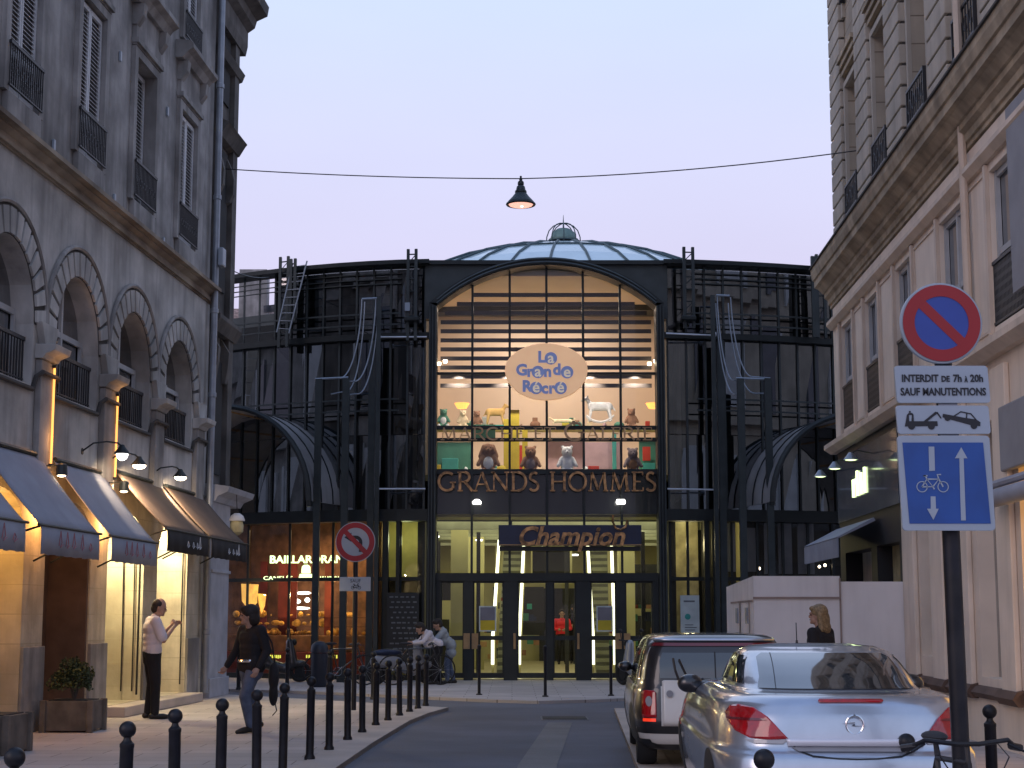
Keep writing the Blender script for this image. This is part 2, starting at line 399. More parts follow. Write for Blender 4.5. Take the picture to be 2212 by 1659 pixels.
# roman capitals drawn as strokes: thick and thin stems with serifs
K_, k_ = .13, .065
def arc(cx, cz, rx, rz, a0, a1, n=12): return [(cx+rx*cos(radians(a0+(a1-a0)*i/n)), cz+rz*sin(radians(a0+(a1-a0)*i/n))) for i in range(n+1)]
GLY = {
 'G': (.95, [(arc(.48,.5,.42,.46,50,310,18),K_),([(.78,.15),(.78,.45)],K_),([(.62,.45),(.92,.45)],k_)]),
 'C': (.85, [(arc(.48,.5,.42,.46,50,310,18),K_)]),
 'R': (.85, [([(.18,.03),(.18,.97)],K_),([(.05,.03),(.32,.03)],k_),([(.05,.97),(.45,.97)],k_),(arc(.42,.73,.24,.24,90,-90,8),K_),([(.2,.49),(.45,.49)],k_),([(.42,.49),(.80,.02)],K_)]),
 'A': (.90, [([(.10,.02),(.44,.98)],k_),([(.44,.98),(.80,.02)],K_),([(.24,.36),(.64,.36)],k_),([(0,.03),(.22,.03)],k_),([(.66,.03),(.92,.03)],k_)]),
 'N': (.95, [([(.15,.03),(.15,.97)],k_),([(.12,.97),(.80,.05)],K_),([(.80,.05),(.80,.97)],k_),([(.03,.03),(.28,.03)],k_),([(.68,.97),(.92,.97)],k_),([(.0,.97),(.2,.97)],k_)]),
 'D': (.92, [([(.18,.03),(.18,.97)],K_),([(.05,.97),(.42,.97)],k_),([(.05,.03),(.42,.03)],k_),(arc(.40,.5,.42,.47,90,-90,12),K_)]),
 'S': (.62, [(arc(.32,.73,.20,.22,45,210,8)+[(.25,.56),(.42,.45)]+arc(.30,.26,.22,.23,25,-150,9),K_*.95)]),
 'H': (.95, [([(.18,.03),(.18,.97)],K_),([(.78,.03),(.78,.97)],K_),([(.18,.5),(.78,.5)],k_)]+[([(a,b),(a+.26,b)],k_) for a in (.05,.65) for b in (.03,.97)]),
 'O': (1.0, [(arc(.5,.5,.42,.46,0,360,24),K_*.9)]),
 'M': (1.1, [([(.15,.03),(.22,.97)],k_),([(.22,.97),(.54,.08)],K_),([(.54,.08),(.84,.97)],k_),([(.84,.97),(.92,.03)],K_),([(.04,.03),(.28,.03)],k_),([(.80,.03),(1.04,.03)],k_)]),
 'E': (.70, [([(.18,.03),(.18,.97)],K_),([(.05,.97),(.60,.97)],k_),([(.05,.03),(.62,.03)],k_),([(.18,.5),(.50,.5)],k_),([(.60,.97),(.60,.82)],k_),([(.62,.03),(.62,.20)],k_)]),
 'T': (.80, [([(.38,.03),(.38,.97)],K_),([(.02,.97),(.74,.97)],k_),([(.24,.03),(.52,.03)],k_),([(.03,.97),(.03,.82)],k_),([(.73,.97),(.73,.82)],k_)]),
 'L': (.66, [([(.18,.03),(.18,.97)],K_),([(.05,.97),(.32,.97)],k_),([(.05,.03),(.58,.03)],k_),([(.58,.03),(.58,.22)],k_)]),
 'I': (.42, [([(.18,.03),(.18,.97)],K_),([(.05,.97),(.32,.97)],k_),([(.05,.03),(.32,.03)],k_)]),
 ' ': (.45, []), "'": (0,[([(.36,1.06),(.50,1.22)],k_*1.3)]),
}
def stroke(mb, pts, wd, y0, y1, closed=False):
    # ribbon of constant width in the xz plane, extruded y0..y1
    n = len(pts); L = []; R_ = []
    for i in range(n):
        a = Vector(pts[max(i-1,0)]); b = Vector(pts[min(i+1,n-1)]); d = (b-a).normalized(); q = Vector((-d[1],d[0]))*wd/2
        p = Vector(pts[i]); L.append(tuple(p+q)); R_.append(tuple(p-q))
    for i in range(n-1):
        poly = [L[i],L[i+1],R_[i+1],R_[i]]
        mb.prism(poly, y0, y1)
def word(mb, s, x0, x1, z0, h, y0, y1, big=None):
    W_ = 0
    adv = []
    for i, ch in enumerate(s):
        sc = big.get(i,1) if big else 1
        adv.append((W_, sc)); W_ += GLY[ch][0]*sc
    for (a, sc), ch in zip(adv, s):
        for pts, wd in GLY[ch][1]:
            k = (x1-x0)/W_
            if ch == "'": a0 = a-.72
            else: a0 = a
            q = [(x0+(a0+p[0]*sc)*k, z0+(p[1]*sc-(.12*(sc-1) if sc != 1 else 0))*h) for p in pts]
            stroke(mb, q, wd*h*1.0*sc, y0, y1)
# ---------------------------------------------------------------- soft bodies: tapered limbs fused into one skin
def blob(name, parts, material, parent, vox=.012, smooth=6):
    mb = MB()
    for p in parts:
        if p[0] == 'c':       # capsule p0 p1 r0 r1
            _, a, b, r0, r1 = p; a = Vector(a); b = Vector(b)
            mb.tube([a, b], [r0, r1], 12); mb.ell(a, r0, 12, 8); mb.ell(b, r1, 12, 8)
        elif p[0] == 'e':     # ellipsoid
            mb.ell(p[1], p[2], 16, 12)
        elif p[0] == 't':     # elliptical torso: list of (centre, rx, ry)
            rings = p[1]; n = 16; vs = []; fs = []
            for c, rx, ry in rings:
                for k in range(n): t = 2*pi*k/n; vs.append((c[0]+rx*cos(t), c[1]+ry*sin(t), c[2]))
            for i in range(len(rings)-1):
                for k in range(n): j = (k+1)%n; fs.append((i*n+k,i*n+j,(i+1)*n+j,(i+1)*n+k))
            fs += [tuple(range(n-1,-1,-1)), tuple(range((len(rings)-1)*n,len(rings)*n))]
            mb.add(vs, fs)
    o = mb.build(name, material, parent, smooth=2)
    r = o.modifiers.new('r','REMESH'); r.mode = 'VOXEL'; r.voxel_size = vox; r.use_smooth_shade = True
    if smooth:
        s = o.modifiers.new('s','SMOOTH'); s.iterations = smooth; s.factor = .5
    return o
def lamp(name, loc, power, col, size=.1, kind='POINT', rot=(0,0,0), parent=None, spot=1.2, sy=None):
    d = bpy.data.lights.new(name, kind); d.energy = power; d.color = col
    if kind == 'AREA':
        d.size = size
        if sy: d.shape = 'RECTANGLE'; d.size_y = sy
    else: d.shadow_soft_size = size
    if kind == 'SPOT': d.spot_size = spot; d.spot_blend = .6
    o = bpy.data.objects.new(name, d); C.objects.link(o); o.location = loc; o.rotation_euler = rot; o.parent = parent
    return o
# ================================================================ GROUND
def sheet(name, pts, z, m, kind='structure', thick=0):
    mb = MB()
    if thick: mb.prism(pts, z-thick, z, axis='z')
    else: mb.add([(x,y,z) for x,y in pts], [tuple(range(len(pts)))])
    return tag(mb.build(name, m), kind=kind)
sheet('ground', [(-1500,-300),(1500,-300),(1500,2500),(-1500,2500)], -.055, 'asphalt')
KL = [(-2.05,-6),(-1.95,6),(-1.85,13),(-1.76,16.5),(-1.66,20),(-1.48,24.1),(-1.3,26),(-1.05,27.6)]
KR = [(1.0,-6),(1.1,10),(1.27,17.2),(1.67,27.3)]
sheet('road', KL+[(-.2,28.6),(2.2,28.6)]+KR[::-1], -.05, 'asphalt')
sheet('pavement', [(-30,-6)]+KL+[(-4.6,31.3),(-14,40),(-30,45)], 0, 'paving', thick=.3)
sheet('pavement', KR+[(8,28.6),(30,30),(30,-6)], 0, 'paving', thick=.3)
far = [G(200,1480),G(597,1491),G(760,1497),G(925,1505),G(1060,1511),G(1164,1514),G(1280,1511),G(1373,1507),G(1500,1499)]
sheet('pavement', far+[(12,31.6),(40,36),(40,90),(-40,90),(-40,40)], 0, 'paving', thick=.3)
def strip(pts, wd, sgn):
    o = [(x+sgn*wd, y) for x, y in pts]
    return pts+o[::-1]
sheet('kerb', strip(KL,.42,-1), .006, 'kerb_stone', thick=.31)
sheet('kerb', strip(KR,.35,1), .006, 'kerb_stone', thick=.31)
sheet('road_strip', [G(1183,1561,-.05),G(1236,1561,-.05),G(1203,1655,-.05),(.14,6),(-.25,6),G(1118,1655,-.05)], -.046, 'asphalt_strip')
mb = MB(); a = G(1168,1552,-.05); b = G(1270,1552,-.05)
mb.box(a[0],b[0],a[1]-.42,a[1]+.4,-.049,-.043)
dr = mb.build('drain_grate', 'asphalt_strip'); mb = MB()
for i in range(16):
    x = a[0]+.05+(b[0]-a[0]-.1)*i/15; mb.box(x-.022,x+.022,a[1]-.34,a[1]+.34,-.042,-.036)
tag(dr, 'long slotted drain cover set across the middle of the road', 'drain'); mb.build('slots', 'drain_iron', dr)
# ================================================================ LEFT BUILDING
KF = sqrt(1+.0611**2)
LR = (-6.15, 24, 0); LA = atan2(1,.0611)
def tL(u,v,z): return ((u-24)*KF, -v, z)
def Lw(u,v,z): return (-6.15+.0611*(u-24)+v, u, z)     # world point near the left wall
lb = empty('stone_building', LR, LA, 'grey stone building on the left with arched mezzanine windows above its awnings', 'building')
BC = [23.12+2.74*i for i in range(-4,3)]
def opening_wall(mb, u0, u1, z0, z1, ops, v0=0, depth=.45):
    """ops: (ua, ub, zb, top(u)) openings; front wall with reveals"""
    us = {u0,u1}
    for a,b,zb,tp,n in ops:
        for i in range(n+1): us.add(round(a+(b-a)*i/n,5))
    us = sorted(us)
    for a,b in zip(us,us[1:]):
        if b-a < 1e-4: continue
        m = (a+b)/2
        hs = sorted([(o[2],o[3](a),o[3](b)) for o in ops if o[0] < m < o[1]])
        zl = (z0,z0)
        for zb,ta,tb in hs:
            mb.quad((a,v0,zl[0]),(b,v0,zl[1]),(b,v0,zb),(a,v0,zb))
            mb.quad((a,v0,zb),(b,v0,zb),(b,v0-depth,zb),(a,v0-depth,zb))
            mb.quad((a,v0,ta),(b,v0,tb),(b,v0-depth,tb),(a,v0-depth,ta))
            zl = (ta,tb)
        mb.quad((a,v0,zl[0]),(b,v0,zl[1]),(b,v0,z1),(a,v0,z1))
    for a,b,zb,tp,n in ops:
        for u in (a,b):
            if tp(u)-zb > .01: mb.quad((u,v0,zb),(u,v0,tp(u)),(u,v0-depth,tp(u)),(u,v0-depth,zb))
def archtop(c, r, zs): return lambda u: zs+sqrt(max(0, r*r-(u-c)**2))
def flat(z): return lambda u: z
# ground floor and mezzanine
ops = [(c-.97,c+.97,4.5,archtop(c,.97,5.31),14) for c in BC]
mb = MB(tL); opening_wall(mb, 11, 30.72, 3.45, 7.35, ops, 0, .30)
mb.build('mezzanine_wall', 'lime_pale', lb)
def gtop(c): return lambda u: 2.55+.55*sqrt(max(0,1-((u-c)/.97)**2))
ops = [(c-.97,c+.97,.16,gtop(c),10) for c in BC]
mb = MB(tL); opening_wall(mb, 11, 30.72, 0, 3.449, ops, 0, .66)
mb.build('arcade_wall', 'shop_stone', lb)
mb = MB(tL)
for c in BC:
    mb.box(c+.97,c+1.77,.0,.035,0,.95) if False else None
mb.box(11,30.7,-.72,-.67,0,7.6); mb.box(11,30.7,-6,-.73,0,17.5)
mb.build('inner_wall', 'dark_brown', lb)
mb = MB(tL)     # stepped threshold
mb.box(24.9,29.6,0,.34,0,.155); mb.build('step', 'kerb_stone', lb, bevel=.015)
# pilaster feet, shafts, capitals
for i, c in enumerate(BC):
    p = c+1.37
    mb = MB(tL); mb.box(p-.40,p+.40,.003,.05,0,1.1); mb.box(p-.27,p+.27,.003,.09,3.46,4.86)
    mb.build('pilaster', 'lime_grey', lb, bevel=.01)
    mb = MB(tL)
    mb.sweepx([(0.002,4.87),(.11,4.87),(.15,4.93),(.27,4.98),(.29,5.06),(.002,5.06)], p-.31, p+.31)
    mb.prism([(p-.17,5.061),(p+.17,5.061),(p+.34,5.36),(p-.34,5.36)], .002, .10)
    mb.build('capital', 'lime_pale', lb, bevel=.008)
for c in BC:     # voussoirs
    mb = MB(tL)
    for k in range(24):
        a, b = pi*k/24, pi*(k+1)/24; mb.prism([(c+r*cos(q),5.31+r*sin(q)) for r, q in ((.98,a),(.98,b),(1.37,b),(1.37,a))], .002, .012)
    mb.build('ring_joint', 'stone_groove', lb)
    mb = MB(tL); n = 15
    for k in range(n):
        a0 = pi*(k+.13)/n; a1 = pi*(k+.87)/n
        poly = [(c+r*cos(a), 5.31+r*sin(a)) for r, a in ((.99,a0),(.99,a1),(1.33,a1),(1.33,a0))]
        mb.prism(poly, .002, .045)
    mb.build('voussoir_ring', 'lime_pale', lb)
    mb = MB(tL); mb.tube([(c+1.40*cos(pi*k/24),.03,5.31+1.40*sin(pi*k/24)) for k in range(25)], .035, 6); mb.build('hood_mould', 'lime_grey', lb)
    win = MB(tL); win.box(c-.95,c+.95,-.28,-.235,4.5,4.56); win.box(c-.95,c+.95,-.27,-.23,5.42,5.5)
    for du in (-.93,-.03,.87): win.box(c+du,c+du+.07,-.275,-.225,4.56,5.5)
    win.box(c-.03,c+.04,-.272,-.226,5.5,6.22)
    wo = win.build('window', 'window_paint', lb)
    g = MB(tL); g.prism([(c-.97,4.5),(c+.97,4.5)]+[(c+.97*cos(pi*k/12),5.31+.97*sin(pi*k/12)) for k in range(13)], -.34, -.29); g.build('pane', 'glass_window', wo)
    r = MB(tL); r.box(c-.95,c+.95,-.13,-.09,5.08,5.13); r.box(c-.95,c+.95,-.12,-.10,4.56,4.58)
    for k in range(19): u = c-.92+k*.102; r.box(u-.009,u+.009,-.119,-.101,4.5,5.08)
    r.build('railing', 'railing_iron', lb)
# moulding under the sills that jumps over the pilasters
mb = MB(tL); pts = []
for c in BC:
    pts += [(c-.98,.03,4.44),(c+.95,.03,4.44),(c+1.02,.05,4.62),(c+1.06,.12,4.68),(c+1.68,.12,4.68),(c+1.74,.05,4.62)]
pts = [p for p in pts if p[0] < 30.7]
mb.tube(pts, .035, 6); mb.build('string_moulding', 'stone_groove', lb)
# main cornice
mb = MB(tL); mb.sweepx([(-.1,7.35),(.03,7.35),(.03,7.38),(.07,7.38),(.07,7.44),(.05,7.445),(.05,7.50),(.13,7.55),(.13,7.58),(.22,7.585),(.22,7.65),(.18,7.655),(.16,7.70),(-.1,7.72)], 11, 30.7, 20)
mb.build('cornice', 'cornice_left', lb)
# upper wall
UC = [c+.17 for c in BC]
ops = []
for c in UC:
    ops += [(c-.55,c+.55,8.1,flat(10.42),1),(c-.5,c+.5,11.76,flat(13.9),1)]
mb = MB(tL); opening_wall(mb, 11, 30.72, 7.72, 17.5, ops, -.02, .4); mb.build('upper_wall', 'lime_grey', lb)
def shutter(mb, u0, u1, v, z0, z1, th=.04):
    mb.box(u0,u0+.05,v,v+th,z0,z1); mb.box(u1-.05,u1,v,v+th,z0,z1)
    for z in (z0, z0+(z1-z0)*.22, z1-.07): mb.box(u0+.05,u1-.05,v,v+th,z,z+.07)
    n = int((z1-z0)/.062)
    for k in range(n):
        z = z0+.07+k*.062
        if z > z1-.1: break
        mb.add([(u0+.05,v+.002,z),(u1-.05,v+.002,z),(u1-.05,v+.034,z-.028),(u0+.05,v+.034,z-.028),(u0+.05,v+.002,z+.008),(u1-.05,v+.002,z+.008),(u1-.05,v+.034,z-.02),(u0+.05,v+.034,z-.02)],
               [(0,1,2,3),(4,7,6,5),(0,3,7,4),(1,5,6,2),(0,4,5,1),(3,2,6,7)])
for i, c in enumerate(UC):
    for zb, zt, hf in ((8.1,10.42,.55),(11.76,13.9,.5)):
        fr = MB(tL)
        for s in (-1,1):
            fr.box(c+s*(hf+.08)-.08, c+s*(hf+.08)+.08, -.018, .05, zb-.05, zt+.14)
        fr.box(c-hf-.001, c+hf+.001, -.018, .048, zt+.002, zt+.14)
        fr.build('window_surround', 'lime_grey', lb)
        wn = MB(tL); wn.box(c-hf,c+hf,-.39,-.37,zb,zb+.1); wn.box(c-hf,c+hf,-.39,-.37,zt-.08,zt)
        for du in (-hf,-.035,hf-.07): wn.box(c+du,c+du+.07,-.392,-.365,zb+.1,zt-.08)
        wo = wn.build('window', 'window_paint', lb)
        g = MB(tL); g.box(c-hf,c+hf,-.45,-.41,zb,zt); g.build('pane', 'glass_window', wo)
        sh = MB(tL)
        if i != 5: shutter(sh, c-hf+.01, c-.01, -.07, zb+.02, zt-.04)
        shutter(sh, c+.01, c+hf-.01, -.07 if i != 5 else -.2, zb+.02, zt-.04)
        sh.build('shutters', 'shutter_white', wo)
        r = MB(tL); rt = .57 if zb < 9 else .45
        r.box(c-hf-.06,c+hf+.06,.055,.09,zb+rt,zb+rt+.04); r.box(c-hf-.06,c+hf+.06,.06,.085,zb+.02,zb+.04)
        n = 17
        for k in range(n):
            u = c-hf-.04+(2*hf+.08)*k/(n-1); r.box(u-.008,u+.008,.064,.08,zb+.03,zb+rt)
        for k in range(8):
            u = c-hf+(2*hf)*(k+.5)/8; r.torus((u,.072,zb+rt*.5),.055,.009,'y',10,4)
        r.build('railing', 'railing_iron', lb)
    mb = MB(tL); mb.box(c-.6,c+.6,-.018,.07,7.73,8.05); mb.build('sill_block', 'lime_grey', lb, bevel=.01)
    mb = MB(tL)
    mb.box(c-.72,c+.72,-.018,.055,10.57,11.25); mb.box(c-.74,c+.74,-.017,.1,10.60,10.68)
    mb.sweepx([(-.018,11.25),(.12,11.25),(.2,11.36),(.3,11.42),(.3,11.5),(.24,11.56),(-.018,11.58)], c-.9, c+.9)
    for s in (-1,1): mb.sweepx([(-.018,10.9),(.06,10.9),(.16,11.05),(.18,11.24),(-.018,11.24)], c+s*.66-.09, c+s*.66+.09)
    mb.build('window_hood', 'lime_grey', lb)
for px, py in ((260,122),(362,241),(116,314),(247,430),(353,523)):
    r = ray(px,py); t = (-6.15-.0611*24)/(r[0]-.0611*r[1]); u = r[1]*t; z = 1.5+r[2]*t
    mb = MB(tL); mb.box(u-.035,u+.035,-.018,.02,z-.08,z+.08); mb.build('wall_anchor', 'sign_white', lb, bevel=.008)
mb = MB(tL); mb.tube([(30.55,.13,.1),(30.55,.13,17)], .062, 10)
for z in (1.2,3.3,5.6,7.2,9.4,11.6): mb.lathe([(.062,-.05),(.078,-.04),(.078,.04),(.062,.05)], (30.55,.13,z), 10)
mb.build('drainpipe', 'zinc', lb, smooth=True)
mb = MB(tL); mb.box(30.42,30.68,.2,.3,8.05,8.4); mb.build('junction_box', 'sign_white', lb, bevel=.02)
# cables on the lit jamb
mb = MB(tL)
for v, uu in ((-.12,26.78),(-.30,26.78)):
    mb.tube([(uu,v,.3),(uu-.01,v,1.4),(uu,v-.02,2.6)], .012, 5)
mb.tube([(26.7,-.02,.25),(26.7,-.02,2.5)], .018, 5); mb.tube([(29.5,-.06,.3),(29.5,-.06,2.6)], .014, 5)
mb.build('wall_cable', 'black', lb)
# dark timber lining inside the second bay
c = BC[4]
mb = MB(tL); mb.box(c+.90,c+.965,-.64,-.02,.2,2.6); mb.box(c-.95,c+.9,-.66,-.6,.2,2.9)
mb.build('door_panel', 'dark_brown', lb)
for c in BC:
    if abs(c-BC[4]) < .1: continue
    mb = MB(tL)
    for du in (-.95,-.3,.3,.9): mb.box(c+du,c+du+.05,-.65,-.6,.2,2.75)
    mb.box(c-.95,c+.95,-.652,-.6,.16,.3); mb.box(c-.95,c+.95,-.652,-.6,2.2,2.26)
    sw = mb.build('shop_window', 'steel_dark', lb)
# corner building beyond the drainpipe
cb = empty('dark_stone_building', LR, LA, 'dark stone corner building just beyond the blue-grey drainpipe, reaching above the picture', 'building')
mb = MB(tL); mb.box(30.73,32.45,-8,-.06,3.9,13.6)
for u0, u1 in ((30.74,31.0),(32.1,32.46)): mb.box(u0,u1,-.059,.05,3.95,13.2)
mb.build('wall', 'dark_corner_stone', cb)
mb = MB(tL); mb.box(31.15,31.95,-.058,-.02,7.8,10.6); mb.box(31.15,31.95,-.058,-.02,4.2,6.4); mb.box(31.15,31.95,-.058,-.02,11.6,13.0); mb.build('window', 'interior_dark', cb)
mb = MB(tL)
mb.sweepx([(-.05,6.9),(.08,6.9),(.16,7.05),(.2,7.12),(.2,7.2),(-.05,7.28)], 30.74, 32.6)
mb.sweepx([(-.05,10.7),(.08,10.75),(.2,10.95),(.24,11.0),(-.05,11.15)], 30.9, 32.5)
mb.sweepx([(-.05,12.3),(.08,12.35),(.14,12.5),(-.05,12.55)], 30.74, 32.6)
for u in (31.0,31.85):
    mb.sweepx([(-.05,9.6),(.05,9.65),(.12,9.8),(.13,10.1),(.08,10.3),(-.05,10.6)], u, u+.16)
    mb.sweepx([(-.05,6.0),(.05,6.0),(.1,6.3),(.12,6.6),(-.05,6.88)], u, u+.16)
mb.build('moulding', 'dark_corner_stone', cb)
mb = MB(tL); mb.sweepx([(-8,13.0),(.08,13.0),(.12,13.2),(.12,13.5),(.26,13.6),(.30,13.75),(.52,13.85),(.55,14.05),(.5,14.1),(-8,14.15)], 30.73, 32.85); mb.build('cornice', 'dark_corner_stone', cb)
mb = MB(tL); mb.box(30.76,32.2,-.2,.14,0,3.62); mb.box(30.74,32.24,-.2,.18,0,.35); mb.box(30.76,32.24,-.2,.17,2.3,2.36)
mb.build('shopfront_pilaster', 'plaster_pale', cb, bevel=.01)
mb = MB(tL); mb.sweepx([(-.3,3.62),(.18,3.62),(.24,3.72),(.42,3.8),(.46,3.9),(-.3,4.0)], 30.74, 32.9); mb.build('shopfront_cornice', 'plaster_pale', cb)
mb = MB(tL); mb.box(32.19,32.45,-8,-.07,0,3.9)
mb.build('lower_wall', 'dark_corner_stone', cb)
def plaza_face(parent, x0, x1, y, z1, stone, start=0):
    # the side that looks on to the square, seen only as a mirror image in the market's glass
    mb = MB(); mb.box(min(x0,x1),max(x0,x1),y-.3,y,0,z1); o = mb.build('square_side_wall', stone, parent)
    s = 1 if x1 > x0 else -1; n = int(abs(x1-x0)/2.7); objs = [o]
    mb = MB()
    for k in range(n+1):
        x = x0+s*(.35+2.7*k)
        for j in range(int(z1/.45)): mb.box(x-.32,x+.32,y+.002,y+.08,j*.45+.02,j*.45+.43)
    objs.append(mb.build('quoins', stone, parent))
    for k in range(n):
        x = x0+s*(1.7+2.7*k)
        for zb, zt in ((.6,3.2),(4.3,6.4),(7.9,10.6),(11.8,13.9)):
            if zt > z1: continue
            mb = MB(); mb.box(x-.55,x+.55,y+.01,y+.05,zb,zt); mb.box(x-.7,x-.56,y+.01,y+.1,zb-.1,zt+.15); mb.box(x+.56,x+.7,y+.01,y+.1,zb-.1,zt+.15)
            f = mb.build('square_side_window', 'shutter_white' if (k+zb)%2 < 1.4 else 'far_glass', parent); objs.append(f)
    mb = MB()
    for z in (3.7,7.3,11.2): mb.box(min(x0,x1),max(x0,x1),y+.004,y+.28,z,z+.3)
    objs.append(mb.build('square_side_ledge', stone, parent))
    mi = (Matrix.Translation(parent.location) @ Matrix.Rotation(parent.rotation_euler.z,4,'Z')).inverted()
    for o in objs: o.data.transform(mi)
plaza_face(cb, -5.75, -48, 32.65, 13.1, 'lime_grey')
# ================================================================ RIGHT BUILDING
RR = (5.56, 18.8, 0); RA = atan2(1,.034); KG = sqrt(1+.034**2)
def tR(u,v,z): return ((u-18.8)*KG, v, z)
def Rw(u,v,z): return (5.56+.034*(u-18.8)-v, u, z)
rb = empty('stone_building', RR, RA, 'sand-coloured stone building on the right with a wide brown cornice over cream shopfronts', 'building')
E0 = 29.95
PC = [28.75, 26.2, 23.65, 20.8, 18.0, 15.3, 12.6]        # pilaster centres = mezzanine window centres
BW = [(27.48,27.5),(24.93,24.9),(22.2,22.2),(19.4,19.4),(16.65,16.65),(13.95,13.95)]
ops = []
for c, _ in BW: ops += [(c-.56,c+.56,8.35,flat(10.75),1),(c-.56,c+.56,12.3,flat(14.6),1)]
mb = MB(tR); opening_wall(mb, 9, 29.3, 7.85, 18, ops, -.06, .55); mb.build('upper_wall', 'stone_right', rb)
mb = MB(tR); mb.box(9,29.3,-9,-.62,0,18); mb.build('inner_wall', 'stone_right_smooth', rb)
for p in PC:
    mb = MB(tR); z = 7.87
    while z < 17.6:
        mb.box(p-.56,p+.56,-.058,.055,z+.018,z+.302); z += .32
    mb.build('quoined_pilaster', 'stone_right_smooth', rb, bevel=.014)
    mb = MB(tR); mb.box(p-.54,p+.54,-.055,.005,7.86,18); mb.build('pilaster_core', 'stone_groove', rb)
for c, _ in BW:
    for zb, zt in ((8.35,10.75),(12.3,14.6)):
        mb = MB(tR)
        for s in (-1,1): mb.box(c+s*.62-.055,c+s*.62+.055,-.058,.0,zb-.25,zt+.1)
        mb.box(c-.56,c+.56,-.058,-.002,zt+.003,zt+.1)
        mb.build('window_surround', 'stone_right_smooth', rb)
        mb = MB(tR)
        for k in range(3): mb.box(c-.68-.03*k,c+.68+.03*k,-.05,.03+.035*k,zt+.22+.12*k,zt+.30+.12*k)
        mb.build('window_head', 'cornice_right', rb)
        wn = MB(tR)
        for du in (-.56,-.04,.48): wn.box(c+du,c+du+.08,-.56,-.5,zb,zt)
        for z in (zb,zb+.9,zt-.08): wn.box(c-.48,c+.48,-.559,-.505,z,z+.08)
        wo = wn.build('window', 'shutter_white', rb); g = MB(tR); g.box(c-.56,c+.56,-.615,-.57,zb,zt); g.build('pane', 'glass_window', wo)
        r = MB(tR); r.box(c-.56,c+.56,.02,.05,zb+.55,zb+.59); r.box(c-.56,c+.56,.022,.048,zb+.06,zb+.09)
        for k in range(9): u = c-.54+k*.135; r.box(u-.01,u+.01,.027,.043,zb,zb+.56)
        for k in range(4): r.torus((c-.42+.28*k,.035,zb+.32),.1,.01,'y',12,4)
        for s in (-1,1): r.box(c+s*.55-.012,c+s*.55+.012,-.05,.05,zb,zb+.6)
        r.build('railing', 'railing_iron', rb)
    mb = MB(tR); mb.box(c-.7,c+.7,-.058,.06,8.12,8.33); mb.build('sill', 'cornice_right', rb)
# great cornice
mb = MB(tR); mb.sweepx([(-.1,7.14),(.03,7.14),(.03,7.20),(.06,7.21),(.07,7.30),(.13,7.34),(.13,7.42),(.16,7.43),(.25,7.52),(.31,7.54),(.31,7.66),(.34,7.67),(.37,7.78),(.37,7.88),(.1,7.95),(-.1,7.95)], 9, E0+.12, 24)
mb.build('cornice', 'cornice_right', rb)
mb = MB(tR); mb.box(9,E0+.13,.32,.40,7.882,7.91); mb.build('lead_edge', 'stone_groove', rb)
# mezzanine: cream painted
MW = [28.45,26.1,23.55,20.5,17.9,15.3,12.7]
ops = [(c-(.62 if i < 3 else .72),c+(.62 if i < 3 else .72),4.78,flat(6.62),1) for i, c in enumerate(MW)]
mb = MB(tR); opening_wall(mb, 9, E0, 4.45, 7.12, ops, 0, .12); mb.build('mezzanine_wall', 'cream_paint', rb)
mb = MB(tR); mb.sweepx([(0,6.72),(.05,6.72),(.12,6.80),(.12,6.86),(0,6.9)], 9, E0+.03, 20)
mb.sweepx([(0,4.42),(.10,4.42),(.22,4.50),(.22,4.58),(.1,4.64),(0,4.66)], 9, E0+.05, 20)
mb.build('string_course', 'cream_trim', rb)
for i, c in enumerate(MW):
    hf = .62 if i < 3 else .72
    mb = MB(tR)
    for s in (-1,1): mb.box(c+s*(hf+.07)-.05,c+s*(hf+.07)+.05,.002,.045,4.67,6.71)
    mb.build('window_surround', 'cream_trim', rb)
    wn = MB(tR)
    for du in (-hf,-.04,hf-.07): wn.box(c+du,c+du+.07,-.11,-.06,4.78,6.62)
    for z in (4.78,5.62,6.54): wn.box(c-hf+.07,c+hf-.07,-.108,-.07,z,z+.07)
    wo = wn.build('window', 'window_paint', rb); g = MB(tR); g.box(c-hf,c+hf,-.14,-.115,4.78,6.62); g.build('pane', 'glass_window', wo)
    r = MB(tR); r.box(c-hf,c+hf,-.03,.01,5.50,5.54); r.box(c-hf,c+hf,-.028,.005,4.80,4.83)
    for k in range(26): u = c-hf+.02+(2*hf-.04)*k/25; r.box(u-.014,u+.014,-.024,-.004,4.78,5.52)
    for z in (4.9,5.0,5.1,5.2,5.3,5.4): r.box(c-hf,c+hf,-.022,-.006,z,z+.045)
    r.build('railing', 'railing_iron', rb)
    if i < len(MW)-1:
        m = (c+MW[i+1])/2; w2 = (c-MW[i+1])/2-hf-.16
        mb = MB(tR)
        for s in (-1,1): mb.box(m+s*w2-.015,m+s*w2+.015,.002,.02,4.75,6.65)
        for z in (4.75,6.62): mb.box(m-w2,m+w2,.002,.019,z,z+.03)
        mb.build('wall_panel', 'cream_trim', rb)
mb = MB(tR); mb.tube([(19.45,.09,4.7),(19.45,.09,17)], .05, 8); mb.build('drainpipe', 'cream_trim', rb, smooth=True)
mb = MB(tR); mb.box(16.3,17.45,.05,.1,4.95,7.0); mb.build('shutter', 'panel_grey', rb)
